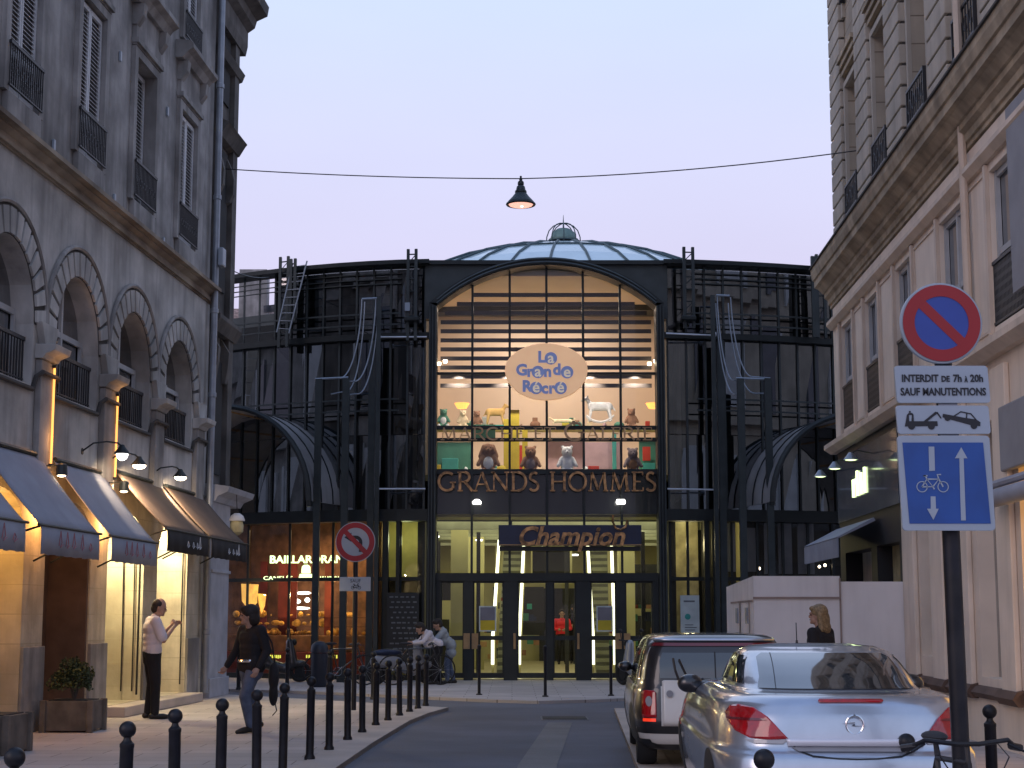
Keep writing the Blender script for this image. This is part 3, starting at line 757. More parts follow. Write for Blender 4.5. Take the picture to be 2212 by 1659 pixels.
# cream ground floor, u < 24.05
ops = [(22.35,23.15,.95,flat(3.75),1),(18.95,19.85,.78,flat(3.75),1),(14.5,17.9,.5,flat(3.2),1)]
mb = MB(tR); opening_wall(mb, 9, 24.05, 0, 4.42, ops, 0, .22); mb.build('shopfront_wall', 'cream_paint', rb)
for a, b, zb in ((22.35,23.15,.95),(18.95,19.85,.78)):
    mb = MB(tR); mb.box(a,b,-.24,-.20,zb,3.75); mb.build('display_glass', 'glass_window', rb)
    mb = MB(tR); mb.box(a,a+.35,-.19,-.17,zb,3.74); mb.build('curtain', 'cream_trim', rb)
mb = MB(tR)
for u0, u1 in ((23.25,24.0),(21.5,22.2),(20.1,20.7),(18.1,18.7)): mb.box(u0,u1,.002,.07,.66,4.3)
mb.build('pilaster', 'cream_paint', rb, bevel=.015)
mb = MB(tR)
for u0, u1 in ((23.2,24.05),(21.42,22.3),(18.0,18.8),(20.05,20.75)): mb.sweepx([(0,.52),(.08,.52),(.14,.6),(.09,.68),(0,.7)], u0, u1)
mb.sweepx([(0,.54),(.05,.54),(.1,.6),(.05,.66),(0,.68)], 18.0, 24.05, 4)
mb.build('plinth_moulding', 'dark_brown', rb)
mb = MB(tR); mb.box(14.6,17.8,-.3,-.21,.5,3.2); mb.build('lit_display', 'lit_photo', rb)
mb = MB(tR); mb.box(14.6,18.2,.03,.12,3.08,3.80); sg = mb.build('fascia_sign', 'panel_grey', rb, bevel=.02)
mb = MB(tR); mb.tube([(18.3,.22,2.78),(14.6,.22,2.78)], .10, 12); mb.tube([(18.35,.22,2.93),(14.6,.22,2.93)], .045, 8); mb.build('rolled_canopy', 'awning_grey', rb, smooth=True)
# dark shopfront, u 24.05 .. 29.9
mb = MB(tR); opening_wall(mb, 24.052, E0, 0, 4.42, [(24.6,26.4,.6,flat(2.6),1),(26.9,29.4,.3,flat(2.6),1)], -.02, .3); mb.build('dark_shopfront', 'black', rb)
mb = MB(tR); mb.box(24.62,26.38,-.3,-.26,.6,2.6); mb.build('display_glass', 'curtain', rb)
mb = MB(tR); mb.box(24.3,29.8,-.018,.03,3.15,4.28); mb.build('fascia', 'far_glass', rb)
mb = MB(tR)
for u, hh in ((26.9,.42),(27.25,.36),(27.6,.42),(28.0,.3)): mb.box(u,u+.10,.032,.06,3.5,3.5+hh)
mb.box(27.0,27.25,.032,.055,3.62,3.7); mb.box(27.7,28.05,.032,.055,3.72,3.8)
mb.build('lit_fascia_letters', 'neon_green', rb)
mb = MB(tR); mb.sweepx([(.03,3.0),(.62,2.72),(.64,2.74),(.05,3.05)], 26.2, 29.9, 2); mb.prism([(.62,2.45),(.64,2.45),(.64,2.73),(.62,2.73)], 26.2, 29.9, axis='x') if False else mb.box(26.2,29.9,.62,.64,2.42,2.72)
mb.build('short_awning', 'awning_grey', rb)
for i, u in enumerate((26.2,27.8,29.4)):
    fo = empty('fascia_lamp', Rw(u,.03,4.02), RA, ('fascia lamp nearest the no-parking sign','middle lamp','farthest lamp')[i]+' over the dark shop fascia on the right', 'lamp', 'small lamps over the dark shopfront')
    mb = MB(); mb.tube([(0,0,.05),(0,.25,.10),(0,.36,.06)], .012, 6); mb.build('arm', 'steel_dark', fo)
    mb = MB(); mb.lathe([(.03,.07),(.06,.03),(.12,-.05)], (0,.36,0), 14); sh_ = mb.build('shade', 'sign_alu', fo)
    mb = MB(); mb.ell((0,.36,-.045),(.10,.10,.02),12,6); mb.build('bulb', 'neon_green', sh_)
plaza_face(rb, 6.6, 44, 30.1, 17, 'stone_right_smooth')
mb = MB(tR); mb.box(24.06,E0,-9,-.35,0,7.1); mb.box(29.3,E0,-9,-.06,7.1,7.85); mb.build('end_wall', 'stone_right_smooth', rb)
# ================================================================ GLASS MARKET HALL
def bend(x):
    if x < -2.1: d = -2.1-x; return .10*d+d*d/18
    if x > 3.75: d = x-3.75; return .10*d+d*d/30
    return 0
def tM(x,b,z): return (x, bend(x)-b, z)
mk = empty('market_hall', (0,39.2,0), 0, 'glass and steel market hall closing the street, with an arched front and low dome', 'building')
def mp(px, py, b=0):
    Y = 39.2-b
    for _ in range(4):
        p = PY(px,py,Y); Y = 39.2-b+bend(p[0])
    return p[0], p[2]
XL, XR = -11, 14
XC = .83
def mpart(name, m, mb, **k): return mb.build(name, m, mk, **k)
def hb(mb, x0, x1, b0, b1, z0, z1):      # bar that follows the bend
    n = max(1, int((x1-x0)/.7)); return mb.box(x0,x1,b0,b1,z0,z1,n)
# roof, dome
mb = MB(tM); hb(mb, XL, -2.0, -.3, .35, 9.93, 10.03); hb(mb, 3.66, XR, -.3, .35, 9.93, 10.03); hb(mb, -2.0, 3.66, -.3, .2, 9.93, 10.03); mpart('roof_edge', 'steel_dark', mb)
mb = MB(); mb.lathe([(0,9.92),(17.3,9.92),(17.3,9.6),(0,9.6)], (1.92,60.5-39.2,0), 64); mpart('roof', 'steel_grey', mb)
DC = (1.92, 60-39.2)
Rd = 13.3; zc = 15.0-Rd
ribs = 32
mb = MB(); angs = [0.07,.16,.24,.34,.45,.56,.68]; vs = []; fs = []
for k in range(ribs):
    t = 2*pi*(k+.5)/ribs
    for a in angs: vs.append((DC[0]+Rd*sin(a)*cos(t), DC[1]+Rd*sin(a)*sin(t), zc+Rd*cos(a)))
m_ = len(angs)
for k in range(ribs):
    j = (k+1)%ribs
    for i in range(m_-1): fs.append((k*m_+i,j*m_+i,j*m_+i+1,k*m_+i+1))
mb.add(vs, fs); dome = mpart('dome', 'dome_pane', mb)
mb = MB()
for k in range(ribs):
    t = 2*pi*(k+.5)/ribs
    mb.tube([(DC[0]+(Rd+.03)*sin(a)*cos(t), DC[1]+(Rd+.03)*sin(a)*sin(t), zc+(Rd+.03)*cos(a)) for a in angs], .045, 4)
for a in (.16,.34,.56):
    mb.tube([(DC[0]+(Rd+.02)*sin(a)*cos(2*pi*(k+.5)/ribs), DC[1]+(Rd+.02)*sin(a)*sin(2*pi*(k+.5)/ribs), zc+(Rd+.02)*cos(a)) for k in range(ribs+1)], .035, 4)
mb.build('dome_ribs', 'dome_rib', dome)
mb = MB(); mb.lathe([(9.0,9.9),(8.95,12.3),(8.8,12.3)], (DC[0],DC[1],0), 48); mpart('dome_drum', 'steel_grey', mb)
lz = 15.0
mb = MB(); c3 = (DC[0],DC[1],0)
mb.lathe([(1.0,lz-.1),(.62,lz+.02),(.55,lz+.12)], c3, 20); mb.lathe([(.45,lz+.1),(.45,lz+.35)], c3, 20)
lan = mpart('dome_lantern', 'steel_dark', mb)
mb = MB(); mb.lathe([(.56,lz+.33),(.56,lz+.4),(.5,lz+.42),(.42,lz+.66),(.24,lz+.80),(0,lz+.84)], c3, 20); mb.build('lantern_cap', 'copper_green', lan, smooth=True)
mb = MB()
for k in range(8):
    t = 2*pi*k/8; mb.tube([(DC[0]+.62*cos(t)*q, DC[1]+.62*sin(t)*q, z) for q, z in ((1,lz+.1),(1.02,lz+.3),(1,lz+.5),(.86,lz+.75),(.6,lz+.92),(.3,lz+1.0),(0,lz+1.03))], .022, 5)
mb.torus((DC[0],DC[1],lz+.30), .63, .025, 'z', 24, 5); mb.tube([(DC[0],DC[1],lz+.9),(DC[0],DC[1],lz+1.35)], [.03,.006], 6)
mb.build('lantern_cage', 'dome_rib', lan)
# ---- portal frame
JI, HW, ZS, ZC_ = 0, 2.63, 8.87, 9.88
rr = (HW**2+(ZC_-ZS)**2)/(2*(ZC_-ZS))
def ptop(x, off=0):
    d = x-XC; R_ = rr+off; return ZC_-rr+sqrt(max(0,R_*R_-d*d))
n = 28; xs_i = [XC-HW+2*HW*i/n for i in range(n+1)]
inn = [(x, ptop(x)) for x in xs_i]
HO = HW+.19; outp = []
a_o = math.asin(HO/(rr+.19)); R_ = rr+.19
outp = [(XC+R_*sin(-a_o+2*a_o*i/n), ZC_-rr+R_*cos(-a_o+2*a_o*i/n)) for i in range(n+1)]
mb = MB(tM)
for i in range(n):
    mb.prism([inn[i],inn[i+1],outp[i+1],outp[i]], -.25, .35)
for s in (-1,1): x = XC+s*(HW+.095); mb.box(x-.095,x+.095,-.25,.35,0,outp[0][1] if True else 0)
mpart('portal_arch', 'steel_dark', mb)
mb = MB(tM)      # moulded inner rim
mb.tube([(x,.38,z+.06) for x, z in inn], .035, 6); mb.tube([(x,.36,z+.15) for x, z in inn], .03, 6)
for s in (-1,1):
    for q in (.03,.1,.17): mb.tube([(XC+s*(HW+q),.38,0),(XC+s*(HW+q),.38,ZS)], .022, 6)
mpart('portal_moulding', 'steel_grey', mb)
# spandrels between arch and roof edge
mb = MB(tM)
for i in range(n):
    a, b = outp[i], outp[i+1]
    if max(a[1],b[1]) < 9.93: mb.prism([a,b,(b[0],9.93),(a[0],9.93)], -.2, .1)
mb.box(-2.1,XC-HO,-.2,.1,8.6,9.93); mb.box(XC+HO,3.75,-.2,.1,8.6,9.93)
mpart('spandrel_panel', 'steel_grey', mb)
# mullions and transoms of the portal
MX = [mp(x,900)[0] for x in (1020,1101,1181,1260.5,1341)]
mb = MB(tM)
for i, x in enumerate(MX):
    zb = 2.5 if i in (1,2,3) else .0
    mb.box(x-.028,x+.028,-.05,.06,zb,ptop(x)-.002)
mpart('mullion', 'steel_dark', mb)
mb = MB(tM)
for py, h in ((807,.03),(924,.045),(950,.04),(1019,.06)):
    z = mp(1180,py)[1]; mb.box(XC-HW,XC+HW,-.06,.045,z-h,z+h)
mpart('transom', 'steel_dark', mb)
mb = MB(tM); z0 = mp(1180,1255)[1]; z1 = mp(1180,1238)[1]; mb.box(XC-HW,XC+HW,-.1,.14,z0,z1); mpart('door_head', 'steel_dark', mb)
mb = MB(tM); mb.box(XC-HW,XC+HW,-.25,-.08,mp(1180,1110)[1],mp(1180,1020)[1]); mb.box(XC-HW,XC+HW,-5,-.26,4.0,4.7); mpart('floor_edge', 'steel_dark', mb)
mb = MB(tM); mb.quad(*([(x,-.07,z) for x,z in inn]+[(XC+HW,-.07,2.55),(XC-HW,-.07,2.55)])); mpart('portal_glass', 'glass_clear', mb)
# blinds behind the glass
mb = MB(tM)
for k in range(11):
    z = mp(1180, 637+k*19.6, -.5)[1]
    hw = min(HW-.05, sqrt(max(0,rr*rr-(z+.1-(ZC_-rr))**2))-.05)
    mb.prism([(-.5,z-.045),(-.62,z+.05),(-.64,z+.045),(-.52,z-.05)] if False else [(-.5,z-.05),(-.5,z+.05),(-.53,z+.05),(-.53,z-.05)], XC-hw, XC+hw, axis='x')
mb_b = mb
mpart('blind_slats', 'slat', mb_b)
# toy floor behind the upper glass
mb = MB(tM)
mb.box(-2.4,4.1,-5.2,-5,4.3,10.0); mb.box(-2.4,-2.3,-5,-.3,4.3,9.9); mb.box(4.0,4.1,-5,-.3,4.3,9.9); mb.box(-2.4,4.1,-5,-.3,9.75,9.9)
mpart('upper_room_wall', 'warm_wall', mb)
mb = MB(tM); mb.box(-2.3,4.0,-5,-.26,4.71,4.86); mpart('upper_floor', 'hall_wall', mb)
lamp('room_light', (XC,39.2+2.6,9.55), 260, (1,.80,.66), 3.2, 'AREA', (0,0,0), sy=3.0)
for x_ in (-1.3,-.1,.9,1.9,3.0): lamp('toy_fill', (x_,39.2+.25,7.30), 75, (1,.88,.74), .015, 'SPOT', (radians(36),0,0), spot=1.9)  # added spots, hidden by the transom, brighten the toys from the front
# display walls of the toy shop
def fx(px, b): return mp(px, 900, b)[0]
def fz(py, b): return mp(1180, py, b)[1]
mb = MB(tM); b = -1.0
for x0, x1, y0, y1 in ((1088,1102,905,1012),(1102,1122,885,1012),(1128,1140,925,1012)): mb.box(fx(x0,b),fx(x1,b),b-.1,b,4.87,fz(y0,b))
mpart('display_column', 'mustard', mb, bevel=.01)
b = -1.5; mb = MB(tM); mb.box(fx(1262,b),fx(1340,b),b-.1,b,4.87,fz(955,b)); mb.box(fx(1182,b),fx(1262,b),b-.5,b-.4,4.87,fz(950,b)); mpart('display_board', 'pink_panel', mb)
b = -1.6; mb = MB(tM); mb.box(fx(944,b),fx(1018,b),b-.1,b,4.87,fz(955,b)); mb.box(fx(1022,b),fx(1070,b),b-.3,b-.2,fz(950,b),fz(915,b)); mb.box(fx(1380,b),fx(1416,b),b-.1,b,4.87,fz(945,b)); mpart('display_board', 'green_panel', mb)
b = -1.3; mb = MB(tM); mb.box(fx(955,b),fx(990,b),b-.3,b,4.87,fz(990,b)); mb.box(fx(1388,b),fx(1414,b),b-.3,b,4.87,fz(1000,b)); mb.box(fx(1322,b),fx(1331,b),b-.05,b,4.87,fz(935,b)); mpart('display_box', 'teal_panel', mb, bevel=.01)
mb = MB(tM); mb.box(fx(1388,b),fx(1404,b),b-.1,b,fz(995,b),fz(965,b)); mb.box(fx(1120,b),fx(1140,b),b-.3,b-.2,4.87,fz(960,b)); mpart('display_box', 'red_panel', mb)
b = -2.4; mb = MB(tM)
for y in (925,): mb.box(-2.2,3.9,b-.5,b,fz(y,b)-.05,fz(y,b))
shelf_z = fz(925,b)
mpart('shelf', 'hall_wall', mb)
mb = MB(tM)
for px, dz in ((957,.5),(1412,.5)):
    x, z = mp(px, 783, -.25)
    for q in (-.1,.05): mb.lathe([(0,-.02),(.045,-.02),(.05,.05)], (x+q,-.3,z+q*.4), 10)
mpart('spot_lamp', 'lamp_warm', mb)
for px, s in ((998,1),(1411,-1)):
    b = -3.5; x, z = mp(px,876,b); mb = MB(tM); mb.lathe([(.12,-.08),(.2,.06),(.0,.06)], (x,b,z), 14); mpart('room_lamp', 'lamp_amber', mb)
# plush toys and the rocking horse (each a thing of its own)
def toy(name, label, cat, px, pyb, b, h, body, belly=None, ears='floppy', grp=None):
    x, z0 = mp(px, pyb, b); z0 = 4.87 if pyb > 960 else z0
    t = empty(name, (x, 39.2-b, z0), 0, label, cat, grp)
    s = h
    P_ = [('e',(0,0,.30*s),(.21*s,.17*s,.27*s)), ('e',(0,-.04*s,.68*s),(.17*s,.16*s,.17*s)), ('e',(0,-.18*s,.64*s),(.08*s,.08*s,.06*s))]
    for q in (-1,1):
        P_ += [('c',(q*.16*s,-.04*s,.48*s),(q*.27*s,-.14*s,.26*s),.07*s,.06*s), ('c',(q*.12*s,-.1*s,.1*s),(q*.2*s,-.3*s,.06*s),.09*s,.075*s)]
        if ears == 'floppy': P_.append(('c',(q*.13*s,0,.78*s),(q*.22*s,-.04*s,.5*s),.05*s,.06*s))
        elif ears == 'round': P_.append(('e',(q*.13*s,0,.83*s),(.06*s,.03*s,.06*s)))
    blob('body', P_, body, t, vox=.02)
    if belly:
        mb = MB(); mb.ell((0,-.10*s,.30*s),(.15*s,.09*s,.19*s)); 
        for q in (-1,1): mb.ell((q*.2*s,-.36*s,.07*s),(.075*s,.03*s,.07*s))
        mb.build('belly_patch', belly, t, smooth=True)
    mb = MB()
    for q in (-1,1): mb.ell((q*.06*s,-.19*s,.72*s),.014*s,8,6)
    mb.ell((0,-.26*s,.66*s),.02*s,8,6); mb.build('eyes_and_nose', 'black', t, smooth=True)
    return t
TG = 'stuffed toys sitting in the upper window'
toy('plush_rabbit','white and tan plush dog with long floppy ears sitting above the letters GRANDS','stuffed toy',1055,1018,-.42,0.9,'plush_brown','plush_white','floppy',TG)
toy('plush_bear','dark brown plush bear sitting beside the yellow columns in the upper window','stuffed toy',1146,1018,-.42,0.81,'plush_brown','plush_grey','round',TG)
toy('plush_bear','pale grey plush bear sitting in front of the pink board in the upper window','stuffed toy',1225,1018,-.42,0.81,'plush_white',None,'round',TG)
toy('plush_monkey','dim grey-brown plush toy at the right end of the upper window','stuffed toy',1367,1018,-.42,0.76,'plush_grey','plush_brown','round',TG)
toy('plush_bear','small green and white toy on the high shelf at the far left of the window','stuffed toy',958,924,-2.2,.56,'green_panel','plush_white','round',TG)
toy('plush_bear','small orange-white toy on the high shelf beside the amber lamp','stuffed toy',1000,924,-2.2,.52,'plush_cream',None,'round',TG)
toy('plush_bear','small brown toy on the high shelf next to the golden sheep','stuffed toy',1030,924,-2.2,.50,'plush_brown',None,'round',TG)
toy('plush_bear','small tan toy on the high shelf at the right of the window','stuffed toy',1364,926,-2.2,.60,'plush_brown',None,'round',TG)
def beast(name, label, cat, px, pyb, b, L, Hh, material, rock=False, flip=1):
    x, z0 = mp(px, pyb, b); t = empty(name, (x, 39.2-b, z0), 0, label, cat)
    f = flip
    P_ = [('c',(-f*.24*L,0,.62*Hh),(f*.26*L,0,.62*Hh),.17*Hh,.17*Hh), ('c',(-f*.28*L,0,.66*Hh),(-f*.40*L,0,.92*Hh),.10*Hh,.075*Hh), ('c',(-f*.40*L,0,.92*Hh),(-f*.55*L,0,.84*Hh),.08*Hh,.05*Hh), ('c',(f*.33*L,0,.7*Hh),(f*.48*L,0,.45*Hh),.05*Hh,.03*Hh)]
    for q in (-.09,.09):
        P_ += [('c',(-f*.26*L,q*L,.55*Hh),(-f*.33*L,q*L*1.4,.10*Hh),.07*Hh,.045*Hh), ('c',(f*.26*L,q*L,.55*Hh),(f*.34*L,q*L*1.4,.10*Hh),.08*Hh,.045*Hh), ('c',(-f*.38*L,q*L*.5,.98*Hh),(-f*.37*L,q*L*.6,1.08*Hh),.03*Hh,.015*Hh)]
    blob('body', P_, material, t, vox=.02, smooth=3)
    if rock:
        mb = MB()
        for q in (-.13,.13): mb.tube([(L*.62*sin(a),q*L,.04*Hh+.9*Hh*(1-cos(a))) for a in [(-.75+1.5*i/12) for i in range(13)]], .022, 6)
        for q in (-.3,.3): mb.tube([(q*L,-.13*L,.08*Hh),(q*L,.13*L,.08*Hh)], .018, 6)
        mb.build('rocker', 'plush_white', t)
    else:
        mb = MB(); mb.box(-.5*L,.5*L,-.16*L,.16*L,0,.05*Hh); mb.build('base_board', 'teal_panel', t)
    return t
beast('rocking_horse','white rocking horse on the high shelf at the right of the window','toy horse',1296,914,-2.0,.82,.68,'plush_white',True,1)
rnd = random.Random(11)
cl_ = ['green_panel','teal_panel','mustard','red_panel','plush_cream','pink_panel','paper_white','plush_brown']
for k in range(34):
    hi = k < 18; px = rnd.uniform(948,1408); b = -2.35 if hi else rnd.choice((-.75,-1.0)); hh = rnd.uniform(.10,.30); ww = rnd.uniform(.10,.28)
    x = fx(px,b); z = (fz(925,-2.4)) if hi else 4.87; mb = MB(tM)
    if k%3: mb.box(x-ww/2,x+ww/2,b-.12,b,z,z+hh)
    else: mb.ell((x,b-.06,z+hh*.45),(ww*.5,.1,hh*.5),10,7)
    mpart('toy_box' if k%3 else 'toy_ball', rnd.choice(cl_), mb, bevel=.012 if k%3 else 0, smooth=not k%3)
beast('plush_sheep','golden plush sheep standing on a green board on the high shelf','stuffed toy',1070,921,-2.0,.62,.58,'plush_gold',False,-1)
beast('plush_dog','cream plush animal lying low on the shelf under the oval sign','stuffed toy',1215,924,-2.1,.8,.28,'plush_cream',False,1)
# ---- letters fixed on the glass
mb = MB(tM)
z = mp(1180,952)[1]; h = mp(1180,924)[1]-z
x0, x1 = mp(951,940)[0], mp(1410,940)[0]
word(mb, "MARCHE' ET GALERIE", x0, x1, z, h, .10, .14, big={11:1.42})
lo = mpart('shop_lettering', 'gilt', mb)
mb = MB(tM); z = mp(1180,1062)[1]; h = mp(1180,1020)[1]-z
word(mb, "GRANDS HOMMES", mp(946,1040)[0], mp(1418,1040)[0], z, h, .10, .15)
mpart('shop_lettering', 'gilt_bright', mb)
# oval sign
ov = empty('oval_sign', (0,39.2,0), 0, 'oval wooden-looking orange shop sign with blue letters hung on the arched window', 'sign')
cx, cz = mp(1179.5,807); rx = (mp(1268,807)[0]-mp(1091,807)[0])/2; rz = (mp(1180,746)[1]-mp(1180,868)[1])/2
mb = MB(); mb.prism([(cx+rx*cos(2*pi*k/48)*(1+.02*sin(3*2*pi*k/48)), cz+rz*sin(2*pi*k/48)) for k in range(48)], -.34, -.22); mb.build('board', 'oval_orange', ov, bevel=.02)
mb = MB(); mb.box(cx-.04,cx+.04,-.22,-.0,cz-.5,cz+.5); mb.box(cx-.6,cx+.6,-.21,-.17,cz-.03,cz+.03); mb.build('bracket', 'steel_dark', ov)
for ch, px, py, rg in (('L',1170,772,0),('a',1190,774,1),('G',1127,800,0),('r',1145,803,0),('a',1162,803,1),('n',1183,803,0),('d',1203,799,0),('e',1225,804,1),('R',1138,835,0),('é',1158,837,1),('c',1177,839,0),('r',1192,839,0),('é',1211,837,1)):
    x, z = mp(px,py,.35); text_obj('letter',ch,.37,'letter_pale' if rg else 'letter_blue',ov,(x,-.36 if rg else -.345,z),depth=.02,bold=.006 if rg else .017)
mb = MB()
for px, py in ((1190,774),(1162,803.5),(1225,804),(1158,838),(1211,838)):
    x, z = mp(px,py,.35); mb.lathe([(0,-.352),(.152,-.352),(.152,-.342)], (x,0,z), 22, 'y')
mb.build('letter_disc', 'letter_blue', ov)
# supermarket sign
cs = empty('shop_sign', (0,39.2,0), 0, 'navy blue sign board with slanted gold lettering above the market doors', 'sign')
x0, z1 = mp(1077,1134,.3); x1, z0 = mp(1386,1179,.3); zz = mp(1180,1190,.3)[1]
mb = MB(); mb.box(x0,x1,-.30,-.2,z0,z1); mb.build('board', 'navy', cs, bevel=.01)
mb = MB(); mb.box(x0+.02,x1-.02,-.26,-.16,zz,z0-.01); mb.build('board_base', 'black', cs)
mb = MB(); mb.box(x0,x1,-.31,-.302,z0+.01,z0+.035); mb.build('pinstripe', 'brass_wood', cs)
tx, tz = mp(1232,1160,.33)
text_obj('lettering','Champion',.62,'gilt_bright',cs,(tx,-.33,tz),depth=.05,bold=.016,shear=.28,width=2.5)
mb = MB(); hx, hz = mp(1339,1116,.33)
mb.tube([(hx-.16,-.33,hz+.04),(hx-.17,-.33,hz-.12),(hx-.1,-.33,hz-.27),(hx+.02,-.33,hz-.31),(hx+.13,-.33,hz-.24),(hx+.18,-.33,hz-.08)], .028, 6); mb.build('hook_mark', 'gilt_bright', cs)
mb = MB()
for x in (x0+.3,x1-.3): mb.tube([(x,-.2,z1-.1),(x,-.02,z1+.1)], .02, 6)
mb.build('bracket', 'steel_dark', cs)
# ---- ground floor: doors
z_h = mp(1180,1255)[1]
mb = MB(tM)
for a, b in ((941,952),(1002,1022),(1088,1118),(1244,1276),(1331,1351),(1410,1424)):
    xa, xb = mp(a,1350)[0], mp(b,1350)[0]; mb.box(xa,xb,-.08,.12,0,z_h)
mpart('door_post', 'steel_dark', mb)
for a, b, dd in ((952,1002,1),(1022,1088,1),(1118,1181,0),(1195,1244,0),(1276,1331,1),(1351,1410,1)):
    xa, xb = mp(a,1350)[0], mp(b,1350)[0]
    mb = MB(tM); mb.box(xa,xa+.03,-.03,.03,.05,z_h); mb.box(xb-.03,xb,-.03,.03,.05,z_h); mb.box(xa+.03,xb-.03,-.03,.03,.05,.17); mb.box(xa+.03,xb-.03,-.03,.03,.93,1.03); mb.box(xa+.03,xb-.03,-.03,.03,z_h-.05,z_h)
    d = mpart('door', 'steel_dark', mb); mb = MB(tM); mb.quad((xa+.03,-.005,.17),(xb-.03,-.005,.17),(xb-.03,-.005,z_h-.05),(xa+.03,-.005,z_h-.05)); mb.build('pane', 'glass_clear', d)
mb = MB(tM); xa, xb = mp(1181,1350)[0], mp(1195,1350)[0]; mb.box(xa,xb,-.08,.1,0,z_h); mpart('door_post', 'steel_dark', mb)
mb = MB(tM)
for a, b in ((1001,1015),(1019,1033),(1329,1343),(1348,1362),(1109,1114),(1247,1252)):
    xa, xb = mp(a,1385,.15)[0], mp(b,1385,.15)[0]; mb.box(xa,xb,.125,.15,mp(1180,1402,.15)[1],mp(1180,1368,.15)[1])
mpart('door_handle_plate', 'brass_wood', mb, bevel=.005)
for i, (a, b) in enumerate(((1035,1072),(1288,1324))):
    x0, z1 = mp(a,1309,.1); x1, z0 = mp(b,1364,.1)
    side = ('left','right')[i]
    po = empty('door_poster', (0,39.2,0), 0, f'framed poster in blue-grey over mustard on the {side} pair of market doors', 'poster', 'posters on the market doors')
    mb = MB(); mb.box(x0,x1,-.145,-.125,z0,z1); mb.build('frame', 'paper_white', po)
    mb = MB(); mb.box(x0+.03,x1-.03,-.15,-.146,z0+.26,z1-.03); mb.build('picture', 'far_glass', po)
    mb = MB(); mb.box(x0+.03,x1-.03,-.15,-.146,z0+.03,z0+.26); mb.build('picture_base', 'mustard', po)
po = empty('notice_board', (0,39.2,0), 0, 'pale blue-white standing notice panel to the right of the market doors', 'poster')
x0, z1 = mp(1469,1286,.1); x1, z0 = mp(1511,1400,.1); dy = bend((x0+x1)/2)
mb = MB(); mb.box(x0,x1,dy-.16,dy-.12,z0,z1); mb.build('panel', 'paper_white', po)
mb = MB(); mb.lathe([(0,-.165),(.07,-.165),(.07,-.161)], (x0+.17,dy,z1-.5), 16, 'y'); mb.build('logo', 'teal_panel', po)
mb = MB()
for k, wz in enumerate((.2,.28,.24,.26,.18)): mb.box(x0+.1,x0+.1+wz,dy-.163,dy-.161,z1-.7-.06*k,z1-.68-.06*k)
mb.box(x0+.08,x0+.34,dy-.163,dy-.161,z1-.16,z1-.12); mb.build('text_lines', 'chalk', po)
# ---- hall behind the doors
mb = MB(tM); mb.box(-3.0,5.4,-16,-.1,.0,.02); mpart('hall_floor', 'hall_floor', mb)
mb = MB(tM); mb.box(-3.2,5.6,-16.2,-16,0,4); mb.box(-3.3,-3.2,-16,-.2,0,4); mb.box(5.5,5.6,-16,-.2,0,4)
for x, b in ((-1.35,-3.2),(-1.0,-7),(3.1,-5.5),(-.3,-11.5),(2.9,-12)): mb.box(x-.22,x+.22,b-.44,b,0,3.9)
mb.box(-2.6,-1.6,-6.2,-6,.0,2.3); mb.box(3.2,5.4,-9.2,-9,.0,2.6); mb.box(.6,1.9,-13.2,-13,2.5,3.9)
mpart('hall_wall', 'hall_wall', mb)
mb = MB(tM); mb.box(-3.2,5.6,-16,-.3,3.86,3.98); mpart('hall_ceiling', 'hall_wall', mb)
mb = MB(tM); mb.box(-.6,1.0,-13.0,-12.9,.9,2.4); mb.box(1.9,3.9,-12.6,-12.5,0,2.1); mb.box(-2.4,-1.7,-5.9,-5.8,0,1.4); mb.box(3.4,4.9,-8.9,-8.8,0,1.5); mb.box(.9,2.6,-15.8,-15.7,0,2.4); mpart('dark_hall_panel', 'interior_dark', mb)  # flat dark panels break up the even back of the hall
mb = MB(tM)
for b in (-1.6,-3.4,-5.2,-7.0,-9.0,-11.0): mb.box(-3.1,5.4,b-.14,b,3.62,3.858)
mpart('ceiling_beam', 'step_metal', mb)
mb = MB(tM)
for x, b in ((-1.9,-2.2),(-.85,-2.6),(1.45,-4.6),(3.3,-2.4),(4.3,-4.5),(-2.1,-8)): mb.box(x-.05,x+.05,b-.1,b,0,3.6)
mb.box(-2.8,-1.5,-4.6,-4.5,1.9,2.5); mb.box(3.1,4.6,-6.3,-6.2,1.8,2.9); mb.box(.6,1.7,-9.4,-9.3,2.7,3.5)
mpart('hall_frame', 'interior_dark', mb)
for x, b, z in ((-2.0,-4,3.55),(-.9,-6,3.55),(1.1,-6.5,3.5),(3.3,-3.5,3.55),(4.4,-6,3.5),(.9,-9.5,3.5),(1.4,-11,3.5),(2.0,-13,3.4)):
    mb = MB(tM); mb.lathe([(0,-.02),(.09,-.02),(.1,.02),(0,.03)], (x,b,z), 12); mpart('ceiling_lamp', 'lamp_white', mb)
rnd = random.Random(3); cols = ['shop_red','teal_panel','mustard','paper_white','brass_wood','navy','green_panel','plush_brown']
sets = {k: MB(tM) for k in cols}
for k in range(150):
    x = rnd.uniform(-2.6,4.8); b = -rnd.uniform(6.5,12.4); z = rnd.choice((.3,.65,1.0,1.35,1.7))
    if .7 < x < 2.5: continue
    sets[rnd.choice(cols)].box(x,x+rnd.uniform(.08,.3),b-.2,b,z,z+rnd.uniform(.12,.3))
for k, m_b in sets.items(): mpart('goods_display', k, m_b)
